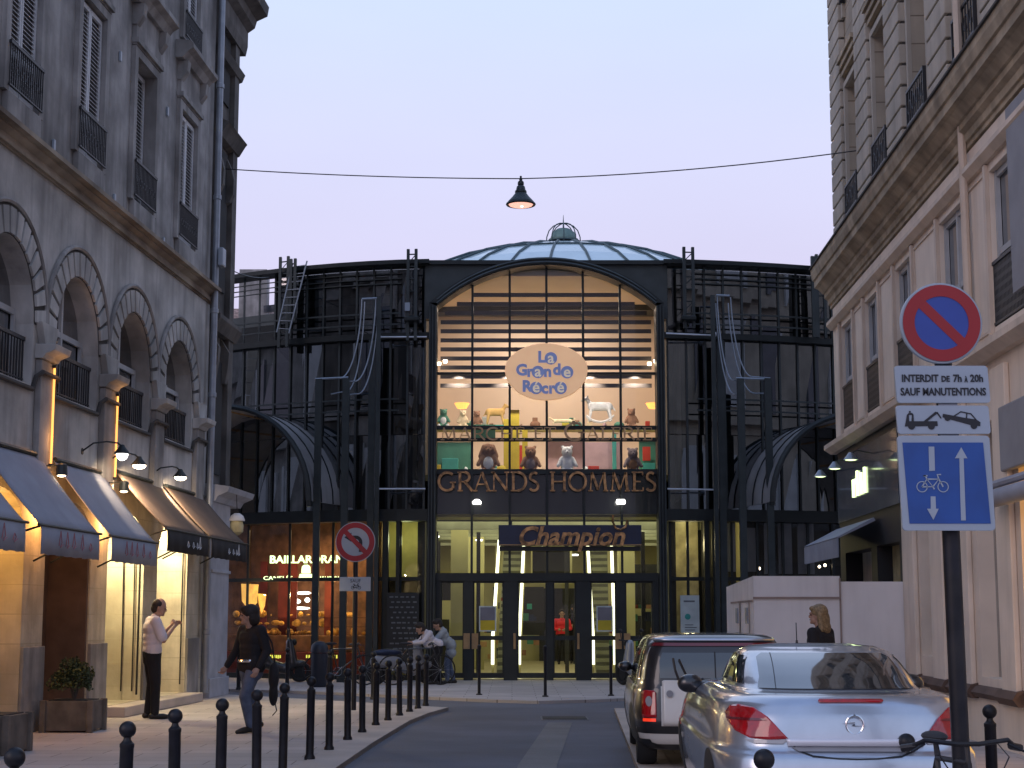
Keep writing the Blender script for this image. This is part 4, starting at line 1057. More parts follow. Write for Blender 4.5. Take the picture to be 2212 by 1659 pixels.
def escalator(xa0, xa1, xb0, xb1, Y0, Y1, lab):
    e = empty('escalator', (0,0,0), 0, lab, 'escalator', 'escalators inside the market')
    st = MB(); n = 22
    for k in range(n):
        f0 = k/n; f1 = (k+1)/n; a = xa0+(xb0-xa0)*f0; b = xa1+(xb1-xa1)*f0
        st.box(a+.1,b-.1,Y0+(Y1-Y0)*f0,Y0+(Y1-Y0)*f1+.1,4.2*f0-.1,4.2*f0+.19)
    st.build('steps', 'step_metal', e)
    st = MB()
    for k in range(n):
        f0 = k/n; a = xa0+(xb0-xa0)*f0; b = xa1+(xb1-xa1)*f0; y_ = Y0+(Y1-Y0)*f0
        st.box(a+.11,b-.11,y_-.012,y_-.002,4.2*f0+.02,4.2*f0+.10)
    st.build('risers', 'riser', e)
    for q0, q1, s in ((xa0,xb0,1),(xa1,xb1,-1)):
        mb = MB(); mb.add([(q0-.03,Y0-.5,.02),(q0+.03,Y0-.5,.02),(q0+.03,Y0-.5,.9),(q0-.03,Y0-.5,.9),(q1-.03,Y1,4.0),(q1+.03,Y1,4.0),(q1+.03,Y1,5.0),(q1-.03,Y1,5.0)], [(0,1,2,3),(4,7,6,5),(0,4,5,1),(1,5,6,2),(2,6,7,3),(3,7,4,0)])
        bo = mb.build('balustrade', 'hall_wall', e)
        mb = MB(); mb.add([(q0-.05,Y0-.52,.3),(q0+.05,Y0-.52,.3),(q0+.05,Y0-.52,.96),(q0-.05,Y0-.52,.96),(q1-.04,Y1,4.9),(q1+.04,Y1,4.9),(q1+.04,Y1,5.1),(q1-.04,Y1,5.1)], [(0,1,2,3),(4,7,6,5),(0,4,5,1),(1,5,6,2),(2,6,7,3),(3,7,4,0)]) if False else mb.tube([(q0,Y0-.55,.25),(q0,Y0-.5,.95),(q1,Y1,5.02)], .042, 6)
        mb.build('light_strip', 'tube_light', bo)
escalator(-.50,.19,-.3,.42,43.6,49.5,'left escalator inside the market, its bright handrails leaning to the right')
escalator(2.10,2.66,2.2,2.95,43.6,49.5,'right escalator seen head-on through the market doors')
lamp('hall_light', (1.2,44,3.82), 270, (1,.95,.58), 6.5, 'AREA', (0,0,0), sy=7)
lamp('hall_light', (1.2,51,3.82), 150, (1,.93,.60), 7, 'AREA', (0,0,0), sy=5)
for px in (1030,1337,1345):
    x, z = mp(px,1086,.25); mb = MB(tM); mb.lathe([(0,-.03),(.10 if px < 1200 else .06,-.03),(.11 if px < 1200 else .07,.02),(.05,.08),(0,.08)], (x,.25,z), 14); l_ = mpart('door_lamp', 'lamp_white', mb)
# white rods between portal and columns
for a, b, y in ((819,921,728),(814,918,1056),(1439,1543,720),(1442,1547,1056)):
    xa, z = mp(a,y,.7); xb, _ = mp(b,y,.7); mb = MB(tM); mb.tube([(xa,.7,z),(xb,.55,z)], .020, 8)
    xx = xa if a < 1200 else xb
    mb.lathe([(0,-.05),(.06,-.04),(.06,.04),(0,.05)], (xx,.7,z), 10, 'x'); mpart('tie_rod', 'white_rod', mb, smooth=True)
# ---- wings: glass, mullions, beams
def wing(x0, x1, zs, step, name):
    n = max(1,round((x1-x0)/step)); g = MB(tM)
    for k in range(n):
        a = x0+(x1-x0)*k/n; b = x0+(x1-x0)*(k+1)/n
        for z0, z1 in zs:
            if b < -5.75 and z0 > 8.2: continue
            j = [rnd.uniform(-.012,.012) for _ in range(4)]
            g.quad((a,0+j[0],z0),(b,j[1],z0),(b,j[2],z1),(a,j[3],z1))
    mpart(name, 'glass_dark', g, recalc=False)
    m_b = MB(tM)
    for k in range(n+1):
        x = x0+(x1-x0)*k/n; m_b.box(x-.022,x+.022,-.03,.05,zs[0][0],zs[-1][1])
    mpart('mullion', 'steel_grey', m_b)
wing(XL,-2.1,[(4.0,5.8),(5.82,8.1),(8.25,9.93)],.42,'wing_glass')
wing(3.75,XR,[(4.0,5.8),(5.82,8.1),(8.25,9.93)],.47,'wing_glass')
mb = MB(tM)
for x0, x1 in ((XL,-1.98),(3.64,XR)):
    hb(mb,x0,x1,-.1,.22,8.12,8.26); hb(mb,x0,x1,-.2,.35,3.72,4.0)
mpart('floor_beam', 'steel_dark', mb)
mb = MB(tM)
for x0, x1, s in ((XL,-2.7,0),(4.4,XR,1)):
    for z in (8.45,8.72): hb(mb,x0,x1,.30,.34,z-.018,z+.018)
    for z in (6.35,6.62): hb(mb,x0,x1,.42,.46,z-.018,z+.018)
    for z in (9.75,9.62,9.50): hb(mb,x0,x1,.06,.09,z-.012,z+.012)
mpart('rail', 'steel_grey', mb)
mb = MB(tM); mb.box(XL,-5.9,-3.1,-3,0.02,8.2,8); mb.box(-5.9,-2.1,-3.1,-3,0.02,9.9,4); mb.box(-5.95,-5.85,-3,-.1,8.2,9.9); mb.box(-5.9,-2.1,-6,-.31,9.85,9.92,6); mb.box(3.75,XR,-6,-.31,9.85,9.92,12); mb.box(-2.1,3.75,-6,-5.3,9.6,9.92); mb.box(3.75,XR,-3.1,-3,.02,9.6,12); hb(mb,XL,-2.1,-3,-.1,3.95,4.0); hb(mb,3.75,XR,-3,-.1,3.95,4.0); mb.box(-2.25,-2.12,-3,-.1,0,9.9); mb.box(3.77,3.9,-3,-.1,0,9.9)
mpart('inner_wall', 'interior_dark', mb)
# dim shapes behind the dark glass: stairs and blue band on the left
mb = MB(tM)
z = mp(700,655,-1)[1]; hb(mb, -6.4, -2.3, -1.1, -1.0, z-.09, z+.09); mpart('inner_beam', 'far_glass', mb)
# double posts rising over the roof
def post(px0, px1, pyt, zb, b=.55, w_=.07):
    xa, zt = mp(px0,pyt,b); xb, _ = mp(px1,pyt,b)
    mb = MB(tM)
    for x in (xa,xb): mb.box(x-w_/2,x+w_/2,b-.06,b+.06,zb,zt)
    z = zt-.12
    while z > zb+.3:
        mb.tube([(xa,b,z),(xb,b,z)], .018, 5); mb.tube([(xa,b,z-.22),(xb,b,z)], .012, 5) if (int(z*10)%2) else None; z -= .3
    mpart('twin_post', 'steel_grey', mb)
post(882,899,539,8.0); post(606,623,556,8.0); post(629,638,560,8.6,.6)
post(1477,1496,534,8.3); post(1763,1779,550,8.2); post(1754,1760,554,8.2,.6)
mb = MB(tM)
for px, py in ((888,690),(1484,688)):
    x, z = mp(px,py,.5); mb.box(x-.16,x+.2,.2,.75,z-.07,z+.03)
mpart('post_bracket', 'steel_dark', mb, bevel=.02)
mb = MB(tM); x, z = mp(880,663,.62); mb.box(x-.06,x+.06,.60,.66,z-.1,z+.1); mpart('notice', 'sign_white', mb)
# tall columns
def col(px, pyt, w_, b, zb=0, m='steel_dark'):
    x, zt = mp(px,pyt,b); mb = MB(tM); mb.box(x-w_/2,x+w_/2,b-w_/2,b+w_/2,zb,zt); mb.box(x-w_*.75,x+w_*.75,b-w_*.75,b+w_*.75,zb,zb+.1); return mpart('column', m, mb)
for px, pyt, w_, b in ((689,819,.16,1.5),(748,819,.16,1.5),(819,642,.10,.75),(805,735,.16,.6),(1599,818,.16,1.5),(1658,818,.16,1.5),(1539,638,.10,.75),(1555,735,.16,.6)):
    col(px, pyt, w_, b, 0, 'steel_grey')
# curved rails
def curved(p0, p1, p2, b0, b1, r=.022):
    (x0,z0),(x1,z1) = mp(*p0,b0), mp(*p1,b1); pts = []
    for i in range(15):
        t = i/14; q = sin(t*pi/2)**1.0
        x = x0+(x1-x0)*(1-cos(t*pi/2)); z = z0+(z1-z0)*sin(t*pi/2); pts.append((x,b0+(b1-b0)*t,z))
    x2, z2 = mp(*p2,b1); pts.append((x2,b1,z2)); return pts
mb = MB(tM)
for p0, p1, p2, b0, b1 in (((782,646),(733,817),(681,819),.75,1.5),((812,646),(765,824),(752,824),.75,1.5),((788,652),(748,845),(715,852),.5,1.3),((817,660),(772,851),(756,853),.5,1.3),
                           ((1578,642),(1626,814),(1664,817),.75,1.5),((1549,640),(1585,822),(1598,822),.75,1.5),((1573,655),(1632,850),(1660,850),.5,1.3),((1546,655),(1588,852),(1600,852),.5,1.3)):
    mb.tube(curved(p0,p1,p2,b0,b1), .017, 6)
for a, b in (((782,646),(814,646)),((1547,638),(1576,642)),((681,819),(752,822)),((1590,817),(1664,817))):
    bb = .75 if a[1] < 700 else 1.5
    xa, z = mp(*a,bb); xb, _ = mp(*b,bb); mb.tube([(xa,bb,z),(xb,bb,z)], .028, 6)
mpart('curved_rail', 'galvanised', mb, smooth=True)
# barrel vaults over the side entrances
def vault(px_c, py_spring, px_rim, b_front, ang, s):
    # rim centre on the facade, axis turned outwards by ang
    x, z = mp(px_c, py_spring, b_front); R_ = abs(mp(px_rim, py_spring, b_front)[0]-x)
    Y = 39.2-b_front+bend(x); ax = Vector((sin(ang)*s, cos(ang), 0))      # into the building
    nx = Vector((cos(ang), -sin(ang)*s, 0))
    c = Vector((x, Y-39.2, z)); n = 20; L_ = 2.6
    mb = MB(); rows = []
    for j in range(5):
        for i in range(n+1):
            t = pi*i/n; p = c+ax*(L_*j/4)+nx*(R_*cos(t))+Vector((0,0,R_*sin(t))); rows.append(tuple(p))
        
    fs = [(j*(n+1)+i,j*(n+1)+i+1,(j+1)*(n+1)+i+1,(j+1)*(n+1)+i) for j in range(4) for i in range(n)]
    k = len(rows); rows += [tuple(Vector(p)+(c-Vector(p)).normalized()*.06) for p in rows]
    mb.add(rows, fs+[tuple(q+k for q in f[::-1]) for f in fs]); o = mpart('barrel_vault', 'zinc_vault', mb, smooth=True)
    mb = MB()
    for j in (0,): mb.tube([tuple(c-ax*.03+nx*(R_*cos(pi*i/24))+Vector((0,0,R_*sin(pi*i/24)))) for i in range(25)], .07, 6)
    for j in (1,2,3): mb.tube([tuple(c+ax*(.65*j)+nx*((R_+.01)*cos(pi*i/24))+Vector((0,0,(R_+.01)*sin(pi*i/24)))) for i in range(25)], .018, 5)
    for q in (-1,1):
        p = c+nx*R_*q; mb.tube([tuple(p),(p[0],p[1],4.0)], .07, 6)
    mb.build('vault_rim', 'steel_dark', o)
    mb = MB()
    for i in range(7):
        t = pi*(i+.5)/7; p = c+ax*.1+nx*(R_*.97*cos(t))+Vector((0,0,R_*.97*sin(t))); q = c+ax*2.5+nx*(R_*.97*cos(t))+Vector((0,0,R_*.97*sin(t))); mb.tube([tuple(p),tuple(q)], .03, 4)
    mb.build('purlin', 'brass_wood', o)
vault(478, 1086, 674, 2.2, .32, 1)
vault(1850, 1086, 1668, 2.2, .20, -1)
# ladder leaning on the roof edge
ld = empty('ladder', (0,39.2,0), 0, 'grey metal ladder leaning against the roof edge at the left of the glass hall', 'ladder')
mb = MB(tM); (xa,za),(xb,zb) = mp(630,565,.75), mp(600,720,.75); (xc,zc2),(xd,zd) = mp(661,560,.75), mp(626,722,.75)
for p, q in (((xa,za),(xb,zb)),((xc,zc2),(xd,zd))): mb.tube([(p[0],.55,p[1]),(q[0],.9,q[1])], .02, 6)
mb.build('side_rail', 'galvanised', ld); mb = MB(tM)
for k in range(9):
    t = (k+.5)/9; mb.tube([(xa+(xb-xa)*t,.55+.35*t,za+(zb-za)*t),(xc+(xd-xc)*t,.55+.35*t,zc2+(zd-zc2)*t)], .014, 5)
mb.build('rung', 'galvanised', ld)
# ---- ground floor of the wings
gl = [(0.05,2.3),(2.42,3.72)]
def wing_g(x0, x1, step):
    n = max(1,round((x1-x0)/step)); g = MB(tM); m_b = MB(tM)
    for k in range(n):
        a = x0+(x1-x0)*k/n; b = x0+(x1-x0)*(k+1)/n
        for z0, z1 in gl: g.quad((a,0,z0),(b,0,z0),(b,0,z1),(a,0,z1))
    mpart('shop_glass', 'glass_shop', g, recalc=False)
    for k in range(n+1): x = x0+(x1-x0)*k/n; m_b.box(x-.03,x+.03,-.04,.06,.02,3.72)
    hb(m_b,x0,x1,-.04,.07,2.32,2.41); hb(m_b,x0,x1,-.04,.07,.0,.12)
    mpart('shop_front_frame', 'steel_dark', m_b)
wing_g(-7.6,-3.2,1.1); wing_g(-3.2,-2.1,.55); wing_g(3.75,4.6,.42); wing_g(4.6,11,.62)
mb = MB(tM)
for px, w_ in ((1526,.12),(1543,.1),(833,.14),(860,.09),(927,.12)): x = mp(px,1300)[0]; mb.box(x-w_/2,x+w_/2,.0,.3,0,4.0)
mpart('column', 'steel_dark', mb)
# pastry shop interior
mb = MB(tM); hb(mb,-7.7,-3.1,-2.9,-2.8,.02,3.9); mb.box(-3.2,-3.12,-2.9,-.1,0,3.9); mpart('shop_wall', 'shop_brown', mb)
mb = MB(tM)
for a, b_, bb in ((600,640,-1.6),(700,716,-1.0),(560,575,-2.4)): mb.box(mp(a,1350,bb)[0],mp(b_,1350,bb)[0],bb-.12,bb,.02,2.9)
hb(mb,-7.4,-3.3,-.75,-.45,.02,.62); mpart('shop_panel', 'shop_red', mb)
mb = MB(tM); hb(mb,-7.2,-3.4,-1.3,-.8,.62,1.02); mpart('counter', 'shop_brown', mb, bevel=.02)
mb = MB(tM)
for k in range(70):
    x = rnd.uniform(-7.0,-3.5); b = -rnd.uniform(.9,1.8); z = rnd.choice((1.05,1.05,1.28,1.5)); r_ = rnd.uniform(.03,.11); mb.ell((x,b,z+r_*.5),(r_*rnd.uniform(.7,1.6),r_,r_*rnd.uniform(.5,1.3)),8,5)
mpart('pastries', 'pastry', mb, smooth=True)
mb = MB(tM)
for z in (1.24,1.46): hb(mb,-7.1,-3.5,-1.9,-.9,z-.02,z)
mpart('glass_shelf', 'glass_shop', mb)
for a, b_, y0, y1, bb in ((521,557,1261,1320,-.5),(557,574,1282,1326,-.7)):
    (xa,z1),(xb,z0) = mp(a,y0,bb), mp(b_,y1,bb); mb = MB(tM)
    mb.prism([(xa,z1),(xb,z1-.02),(xb-.03,z0+.2),(xa+(xb-xa)*.5,z0),(xa+.03,z0+.25)], bb-.03, bb); mpart('lit_poster', 'lit_photo', mb)
mb = MB(tM); bb = -1.9
for px, py, rx_, rz_ in ((622,1282,.17,.05),(656,1281,.20,.04),(636,1299,.17,.07),(664,1296,.07,.06),(648,1314,.27,.035),(617,1315,.05,.04)):
    x, z = mp(px,py,bb); mb.ell((x,bb,z),(rx_,.1,rz_),14,8)
mpart('ceiling_lamp', 'lamp_white', mb, smooth=True)
M['lamp_white'].node_tree.nodes['Principled BSDF'].inputs['Emission Strength'].default_value = 5
lamp('shop_light', (-5.2,39.2+2.3,3.6), 55, (1,.68,.36), 3.4, 'AREA', (0,0,0), sy=1.4)
for x_ in (-6.3,-5.3,-4.3): lamp('shop_light', (x_,39.2+1.15,2.0), 16, (1,.66,.28), .02)  # added unseen points brighten the pastries on the counter
sg = empty('neon_sign', (0,39.2,0), 0, 'glowing pale green shop lettering with a cake emblem in the left market window', 'sign')
x0, _ = mp(586,1208,-.25); x1, z = mp(742,1208,-.25); dy = bend((x0+x1)/2)+.25
text_obj('lettering','BAILLARDRAN',.26,'neon_green',sg,((x0+x1)/2,dy,z),depth=.02,bold=.006,width=x1-x0, rot=(pi/2,0,-.16))
x0, z = mp(574,1250,-.25); x1, _ = mp(634,1250,-.25)
text_obj('lettering','CANELÉS',.13,'neon_green',sg,((x0+x1)/2,dy+.06,z),depth=.02,width=x1-x0, rot=(pi/2,0,-.16))
x0, z = mp(684,1249,-.25); x1, _ = mp(738,1249,-.25)
text_obj('lettering','BAILLARDRAN',.13,'neon_green',sg,((x0+x1)/2,dy-.06,z),depth=.02,width=x1-x0, rot=(pi/2,0,-.16))
x, z = mp(661,1238,-.25); mb = MB()
mb.lathe([(.0,.20),(.05,.20),(.10,.16),(.115,.02),(.10,.0),(0,0)], (x,dy,z), 12); mb.lathe([(0,-.02),(.15,-.02),(.19,-.16),(0,-.16)], (x,dy,z), 14); mb.build('cake_emblem', 'neon_green', sg)
mb = MB(tM)
for a, b_ in ((579,608),(661,672),(711,731)):
    (xa,z),(xb,_) = mp(a,1418,-.1), mp(b_,1418,-.1); n = int((xb-xa)/.05)
    for k in range(n): x = xa+(xb-xa)*k/n; mb.box(x,x+.03,-.12,-.1,z-.035-.01*(k%2),z+.035)
mpart('lit_window_text', 'neon_yellow', mb)
# bay with the chalk menu board
mb = MB(tM); mb.box(-3.1,-2.15,-1.6,-1.5,2.4,3.95); mb.box(-3.1,-2.15,-2.6,-2.5,0,2.4); mpart('bay_wall', 'cell_yellow', mb)
mb = MB(tM); (xa,z1),(xb,z0) = mp(836,1280,.35), mp(904,1440,.35); mb.box(xa,xb,.3,.36,z0,z1); bd = mpart('menu_board', 'board_black', mb)
mb = MB(tM)
for k in range(12):
    z = z1-.12-.12*k; q = rnd.uniform(0,.1)
    for j in range(5): x = xa+.06+q+j*.13; mb.box(x,min(xb-.05,x+rnd.uniform(.04,.11)),.361,.365,z,z+.035)
mb.build('chalk_writing', 'chalk', bd)
lamp('bay_light', (-2.6,39.2+.6,3.3), 14, (.9,1,.5), .15)
# right-hand lit bay with curtains and the darker bays beyond
mb = MB(tM); mb.box(3.8,4.6,-1.6,-1.5,0,3.9); mpart('curtain', 'curtain', mb)
lamp('bay_light', (4.2,39.2+.5,3.2), 26, (1,.85,.45), .15)
mb = MB(tM)
for a, b_, y0, y1 in ((1560,1590,1130,1235),(1612,1640,1140,1235),(1650,1668,1130,1240),(1680,1712,1128,1240),(1722,1760,1128,1240)):
    (xa,z1),(xb,z0) = mp(a,y0,-.15), mp(b_,y1,-.15); mb.box(xa,xb,-.2,-.15,z0,z1)
mpart('grey_panel', 'panel_grey', mb)  # flat grey panels behind the upper shop panes
for px, py in ((1640,1228),(1770,1224),(1782,1221)):
    x, z = mp(px,py,-.5); mb = MB(tM); mb.ell((x,-.5,z),.035,8,6); mpart('shop_bulb', 'lamp_warm', mb)
mb = MB(tM); hb(mb,4.65,11,-1.2,-1.1,0,3.9); mpart('bay_wall', 'dark_hall_panel' if False else 'interior_dark', mb)
for s, x in ((0,-7.7),(1,11)):
    pass
hl = empty('hanging_lamp', PY(512,1120,31.5), 0, 'small white-capped glass lamp hanging beside the corner of the dark stone building', 'lamp')
mb = MB(); mb.lathe([(0,.10),(.05,.10),(.12,.05),(.155,-.03),(.15,-.05),(0,-.04)], (0,0,0), 18); mb.build('cap', 'shutter_white', hl, smooth=True)
mb = MB(); mb.lathe([(.11,-.05),(.13,-.14),(.12,-.26),(.05,-.32),(0,-.33)], (0,0,0), 16); mb.build('globe', 'curtain', hl, smooth=True)
mb = MB(); mb.tube([(0,0,.1),(-.02,0,.5),(-.1,0,.72)], .008, 5); mb.build('hanger', 'black', hl)
# neighbouring roofs seen over the far left of the hall
nb = empty('tiled_house', (-13,80,0), 0, 'house with a red-brown tiled roof glimpsed behind the far left of the glass hall', 'building')
mb = MB(); mb.box(-8,4.8,0,8,0,14.6); mb.build('wall', 'lime_grey', nb)
mb = MB(); mb.add([(-8,-.3,14.5),(5,-.3,14.5),(5,4,17.3),(-8,4,17.3),(5,8.3,14.5),(-8,8.3,14.5)], [(0,1,2,3),(3,2,4,5),(1,4,2),(0,3,5)]); mb.build('roof', 'tile_roof', nb)
mb = MB(); mb.box(-.9,.5,2.2,3.2,15.5,19.0); mb.build('chimney', 'lime_grey', nb)
# ================================================================ AWNINGS, LAMPS
def awning(u0, u1, zt, v, zf, zb, m, mv, label, grp, mark):
    c = (u0+u1)/2; o = empty('awning', Lw(c,0,0), LA, label, 'awning', grp)
    def t(u,vv,z): return ((u-c)*KF, -vv, z)
    mb = MB(t); n = 10; m2 = 8; vs = []; fs = []
    for i in range(n+1):
        for j in range(m2+1):
            f = j/m2; vs.append((u0+(u1-u0)*i/n, .03+(v-.03)*f, zt+(zf-zt)*f-.03*sin(pi*f)-.008*sin(i*2.1)*sin(pi*f)))
    for i in range(n):
        for j in range(m2): a = i*(m2+1)+j; fs.append((a,a+1,a+m2+2,a+m2+1))
    mb.add(vs, fs); cn = mb.build('canopy', m, o, smooth=2, recalc=False)
    s = cn.modifiers.new('t','SOLIDIFY'); s.thickness = .012
    mb = MB(t); vs = []; fs = []; n = 24
    for i in range(n+1):
        u = u0+(u1-u0)*i/n; w_ = .014*sin(i*1.3)+.008*sin(i*2.9)
        vs += [(u,v+.004,zf),(u,v+.012+w_*.5,(zf+zb)/2),(u,v+.01+w_,zb+.006*sin(i*1.7))]
    for i in range(n):
        for j in range(2): a = i*3+j; fs.append((a,a+1,a+4,a+3))
    mb.add(vs, fs); va = mb.build('valance', mv, o, smooth=2, recalc=False)
    s = va.modifiers.new('t','SOLIDIFY'); s.thickness = .008
    mb = MB(t); mb.tube([(u0-.1,v,zf+.005),(u1+.1,v,zf+.005)], .018, 6); mb.tube([(u0,.05,zt),(u1,.05,zt)], .035, 8)
    for u in (u0+.05,u1-.05): mb.tube([(u,.02,zf-.35),(u,v*.55,zf-.12),(u,v-.01,zf)], .014, 6)
    mb.build('folding_arm', 'steel_dark', o)
    # handwritten mark
    mb = MB(t); r = random.Random(5 if mark == 'script_red' else 9); th = .006; zc = (zf+zb)/2; w_ = (u1-u0)
    span = (.25,.80) if mark == 'script_red' else (.42,.72)
    x = u0+w_*span[0]
    while x < u0+w_*span[1]:
        hgt = r.choice((.05,.05,.11)); pts = [(x,v+.035,zc-.05),(x+.05,v+.035,zc-.05+hgt*1.6),(x+.10,v+.035,zc-.01),(x+.05,v+.035,zc-.07),(x+.15,v+.035,zc-.03)]
        mb.tube(pts, .006, 4); x += r.choice((.17,.25,.33))
    mb.build('handwritten_script', mark, va)
    return o
AG = 'grey awnings over the left shopfronts'; AB = 'black awnings over the left shopfronts'
awning(16.8,18.96,3.6,.87,2.56,2.22,'awning_grey','awning_grey','grey canvas awning cut off by the left edge of the photo',AG,'script_red')
awning(19.5,21.7,3.6,.87,2.56,2.22,'awning_grey','awning_grey','grey canvas awning with red script, between the amber-lit stone pier and the planted box',AG,'script_red')
awning(22.25,24.4,3.6,.87,2.56,2.22,'awning_grey','awning_grey','grey canvas awning with red script right beside the bright white round lamp',AG,'script_red')
awning(25.05,27.6,3.68,.86,2.80,2.47,'awning_dark','awning_black','dark awning with black valance above the man in the white shirt',AB,'script_white')
awning(27.8,30.45,3.68,.86,2.80,2.47,'awning_dark','awning_black','dark awning with black valance next to the blue-grey drainpipe',AB,'script_white')
def wall_lamp(u, v, z, label, power, face=0):
    p = Lw(u,0,z); o = empty('wall_lamp', p, LA, label, 'lamp', 'lamps on curved arms above the black awnings')
    mb = MB(); mb.tube([(-.28,-.0,-.02),(-.24,-.15,.10),(-.16,-.32,.13),(-.05,-v+.05,.12),(0,-v,.07)], .013, 6); mb.lathe([(0,-.01),(.05,-.01),(.05,.01)], (-.28,0,-.02), 10, 'y'); mb.build('arm', 'steel_dark', o)
    mb = MB(); mb.lathe([(.03,.10),(.05,.06),(.115,-.02),(.12,-.035),(.108,-.035),(.045,.05)], (0,-v,0), 16); sh = mb.build('shade', 'steel_dark', o, smooth=True)
    mb = MB(); mb.ell((-.02,-v-.01,-.045),(.10,.10,.05) if not face else (.085,.085,.09),14,8); mb.build('bulb', 'lamp_white' if face else 'lamp_warm', sh, smooth=True)
    lamp('lamp_light', (.06,-v,-.10), power, (1,.74,.48), .03, 'SPOT', (radians(12),radians(-38),0), o, spot=2.3)
    return o
wall_lamp(23.8,.5,3.86,'brightest wall lamp, a white disc between the grey and the black awnings',30,1)
wall_lamp(24.95,.42,3.80,'curved-arm wall lamp shining on the dark awning above the man',130)
wall_lamp(27.35,.42,3.82,'curved-arm wall lamp shining on the dark awning beside the drainpipe',130)
for i, (u, lab) in enumerate(((21.75,'small hanging spot on the pier between the first two whole grey awnings'),(24.55,'small hanging spot on the pier between the last grey and first black awning'))):
    o = empty('pier_lamp', Lw(u,.0,3.42), LA, lab, 'lamp', 'small spots on the piers')
    mb = MB(); mb.tube([(0,-.02,.05),(0,-.3,.05)], .012, 6); mb.lathe([(.03,.08),(.07,.06),(.08,-.08),(.06,-.08),(.05,.05)], (0,-.32,0), 12); mb.build('housing', 'steel_grey', o)
    mb = MB(); mb.ell((0,-.32,-.08),(.055,.055,.02),10,6); mb.build('bulb', 'lamp_warm', o)
    lamp('lamp_light', (0,-.17,-.55), 34 if i == 0 else 26, (1,.44,.12), .04, 'POINT', (0,0,0), o)
for u, z0, z1, lab in ((21.9,3.5,4.83,'glowing amber strip in place of the lit pier edge left of the middle grey awning'),(24.75,3.56,4.83,'glowing amber strip in place of the lit pier edge beside the white disc lamp')):
    o = empty('lit_edge_strip', Lw(u,.115,z0), LA, lab, 'lamp', 'amber strips for the lit edges of the piers')  # added glowing strip imitates the warm-lit edge of the pier
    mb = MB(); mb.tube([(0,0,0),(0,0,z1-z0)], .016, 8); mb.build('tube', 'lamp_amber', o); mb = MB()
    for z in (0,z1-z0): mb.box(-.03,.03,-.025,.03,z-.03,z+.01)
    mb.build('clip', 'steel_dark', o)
    lamp('edge_glow', (0,-.14,(z1-z0)*.25), 2.0, (1,.45,.12), .05, 'POINT', (0,0,0), o)  # added points carry the amber light onto the pier
    lamp('edge_glow', (0,-.12,(z1-z0)*.95), .8, (1,.45,.12), .05, 'POINT', (0,0,0), o)
def bay_light(u, v, z, p, col, s=.25, lab=''):
    o = empty('shop_lamp', Lw(u,v,z), LA, lab, 'lamp', 'lamps under the shop arches')
    mb = MB(); mb.lathe([(0,0),(.09,0),(.1,.03),(.0,.03)], (0,0,0), 12); mb.build('diffuser', 'lamp_warm', o)
    lamp('bay_glow', (0,0,-.08), p, col, s, 'POINT', (0,0,0), o)
bay_light(25.9,-.32,2.80,170,(1,.86,.50),.08,'hidden lamp under the shop arch behind the man, lighting the pale stone jamb')
bay_light(28.7,-.28,2.80,150,(1,.84,.52),.08,'hidden lamp under the last shop arch before the drainpipe')
bay_light(20.5,-.32,2.80,42,(1,.50,.10),.08,'hidden lamp lighting the yellow stone jamb at the left edge')
# hanging street lamp and its wire
A = Lw(31.2,-.02,10.15); B = Rw(27.0,-.02,9.3); Lp = PY(1125,386,29.5)
def sag(p, q, s, n=12): return [tuple(Vector(p).lerp(Vector(q),i/n)-Vector((0,0,s*4*(i/n)*(1-i/n)))) for i in range(n+1)]
wr = empty('suspension_wire', A, 0, 'thin dark wire strung across the street between the two stone buildings', 'wire')
mb = MB(lambda x,y,z: (x-A[0],y-A[1],z-A[2])); mb.tube(sag(A,Lp,.05), .011, 5); mb.tube(sag(Lp,B,.09), .011, 5); mb.build('cable', 'black', wr)
w2 = empty('telephone_wire', (0,0,0), 0, 'short thin wire low against the sky at the left edge of the glass hall', 'wire')
mb = MB(); mb.tube(sag(PY(488,577,32.5),PY(585,598,40.2),.1), .012, 4); mb.build('cable', 'black', w2)
sl = empty('street_lamp', (Lp[0],Lp[1],Lp[2]-.47), 0, 'bell-shaped metal street lamp hanging from the wire over the street, lit pinkish', 'street lamp')
mb = MB(); mb.lathe([(.0,.47),(.03,.47),(.03,.43),(.055,.41),(.06,.36),(.045,.35),(.075,.32),(.09,.25),(.105,.24),(.11,.21),(.10,.20),(.16,.12),(.225,.05),(.25,.02),(.255,-.02),(.235,-.02),(.19,.04),(.09,.17),(0,.18)], (0,0,0), 24); mb.tube([(0,0,.45),(0,0,.52)], .02, 6); hd = mb.build('shade', 'steel_grey', sl, smooth=True)
mb = MB(); mb.torus((0,0,-.015),.255,.022,'z',28,6); mb.build('rim', 'steel_dark', hd, smooth=True)
mb = MB(); mb.ell((0,0,-.02),(.225,.225,.05),20,8); mb.build('lens', 'lamp_pink', hd, smooth=True)
mb = MB(); mb.ell((.02,-.05,-.058),(.035,.035,.02),12,8); mb.build('bulb', 'lamp_white', hd, smooth=True)
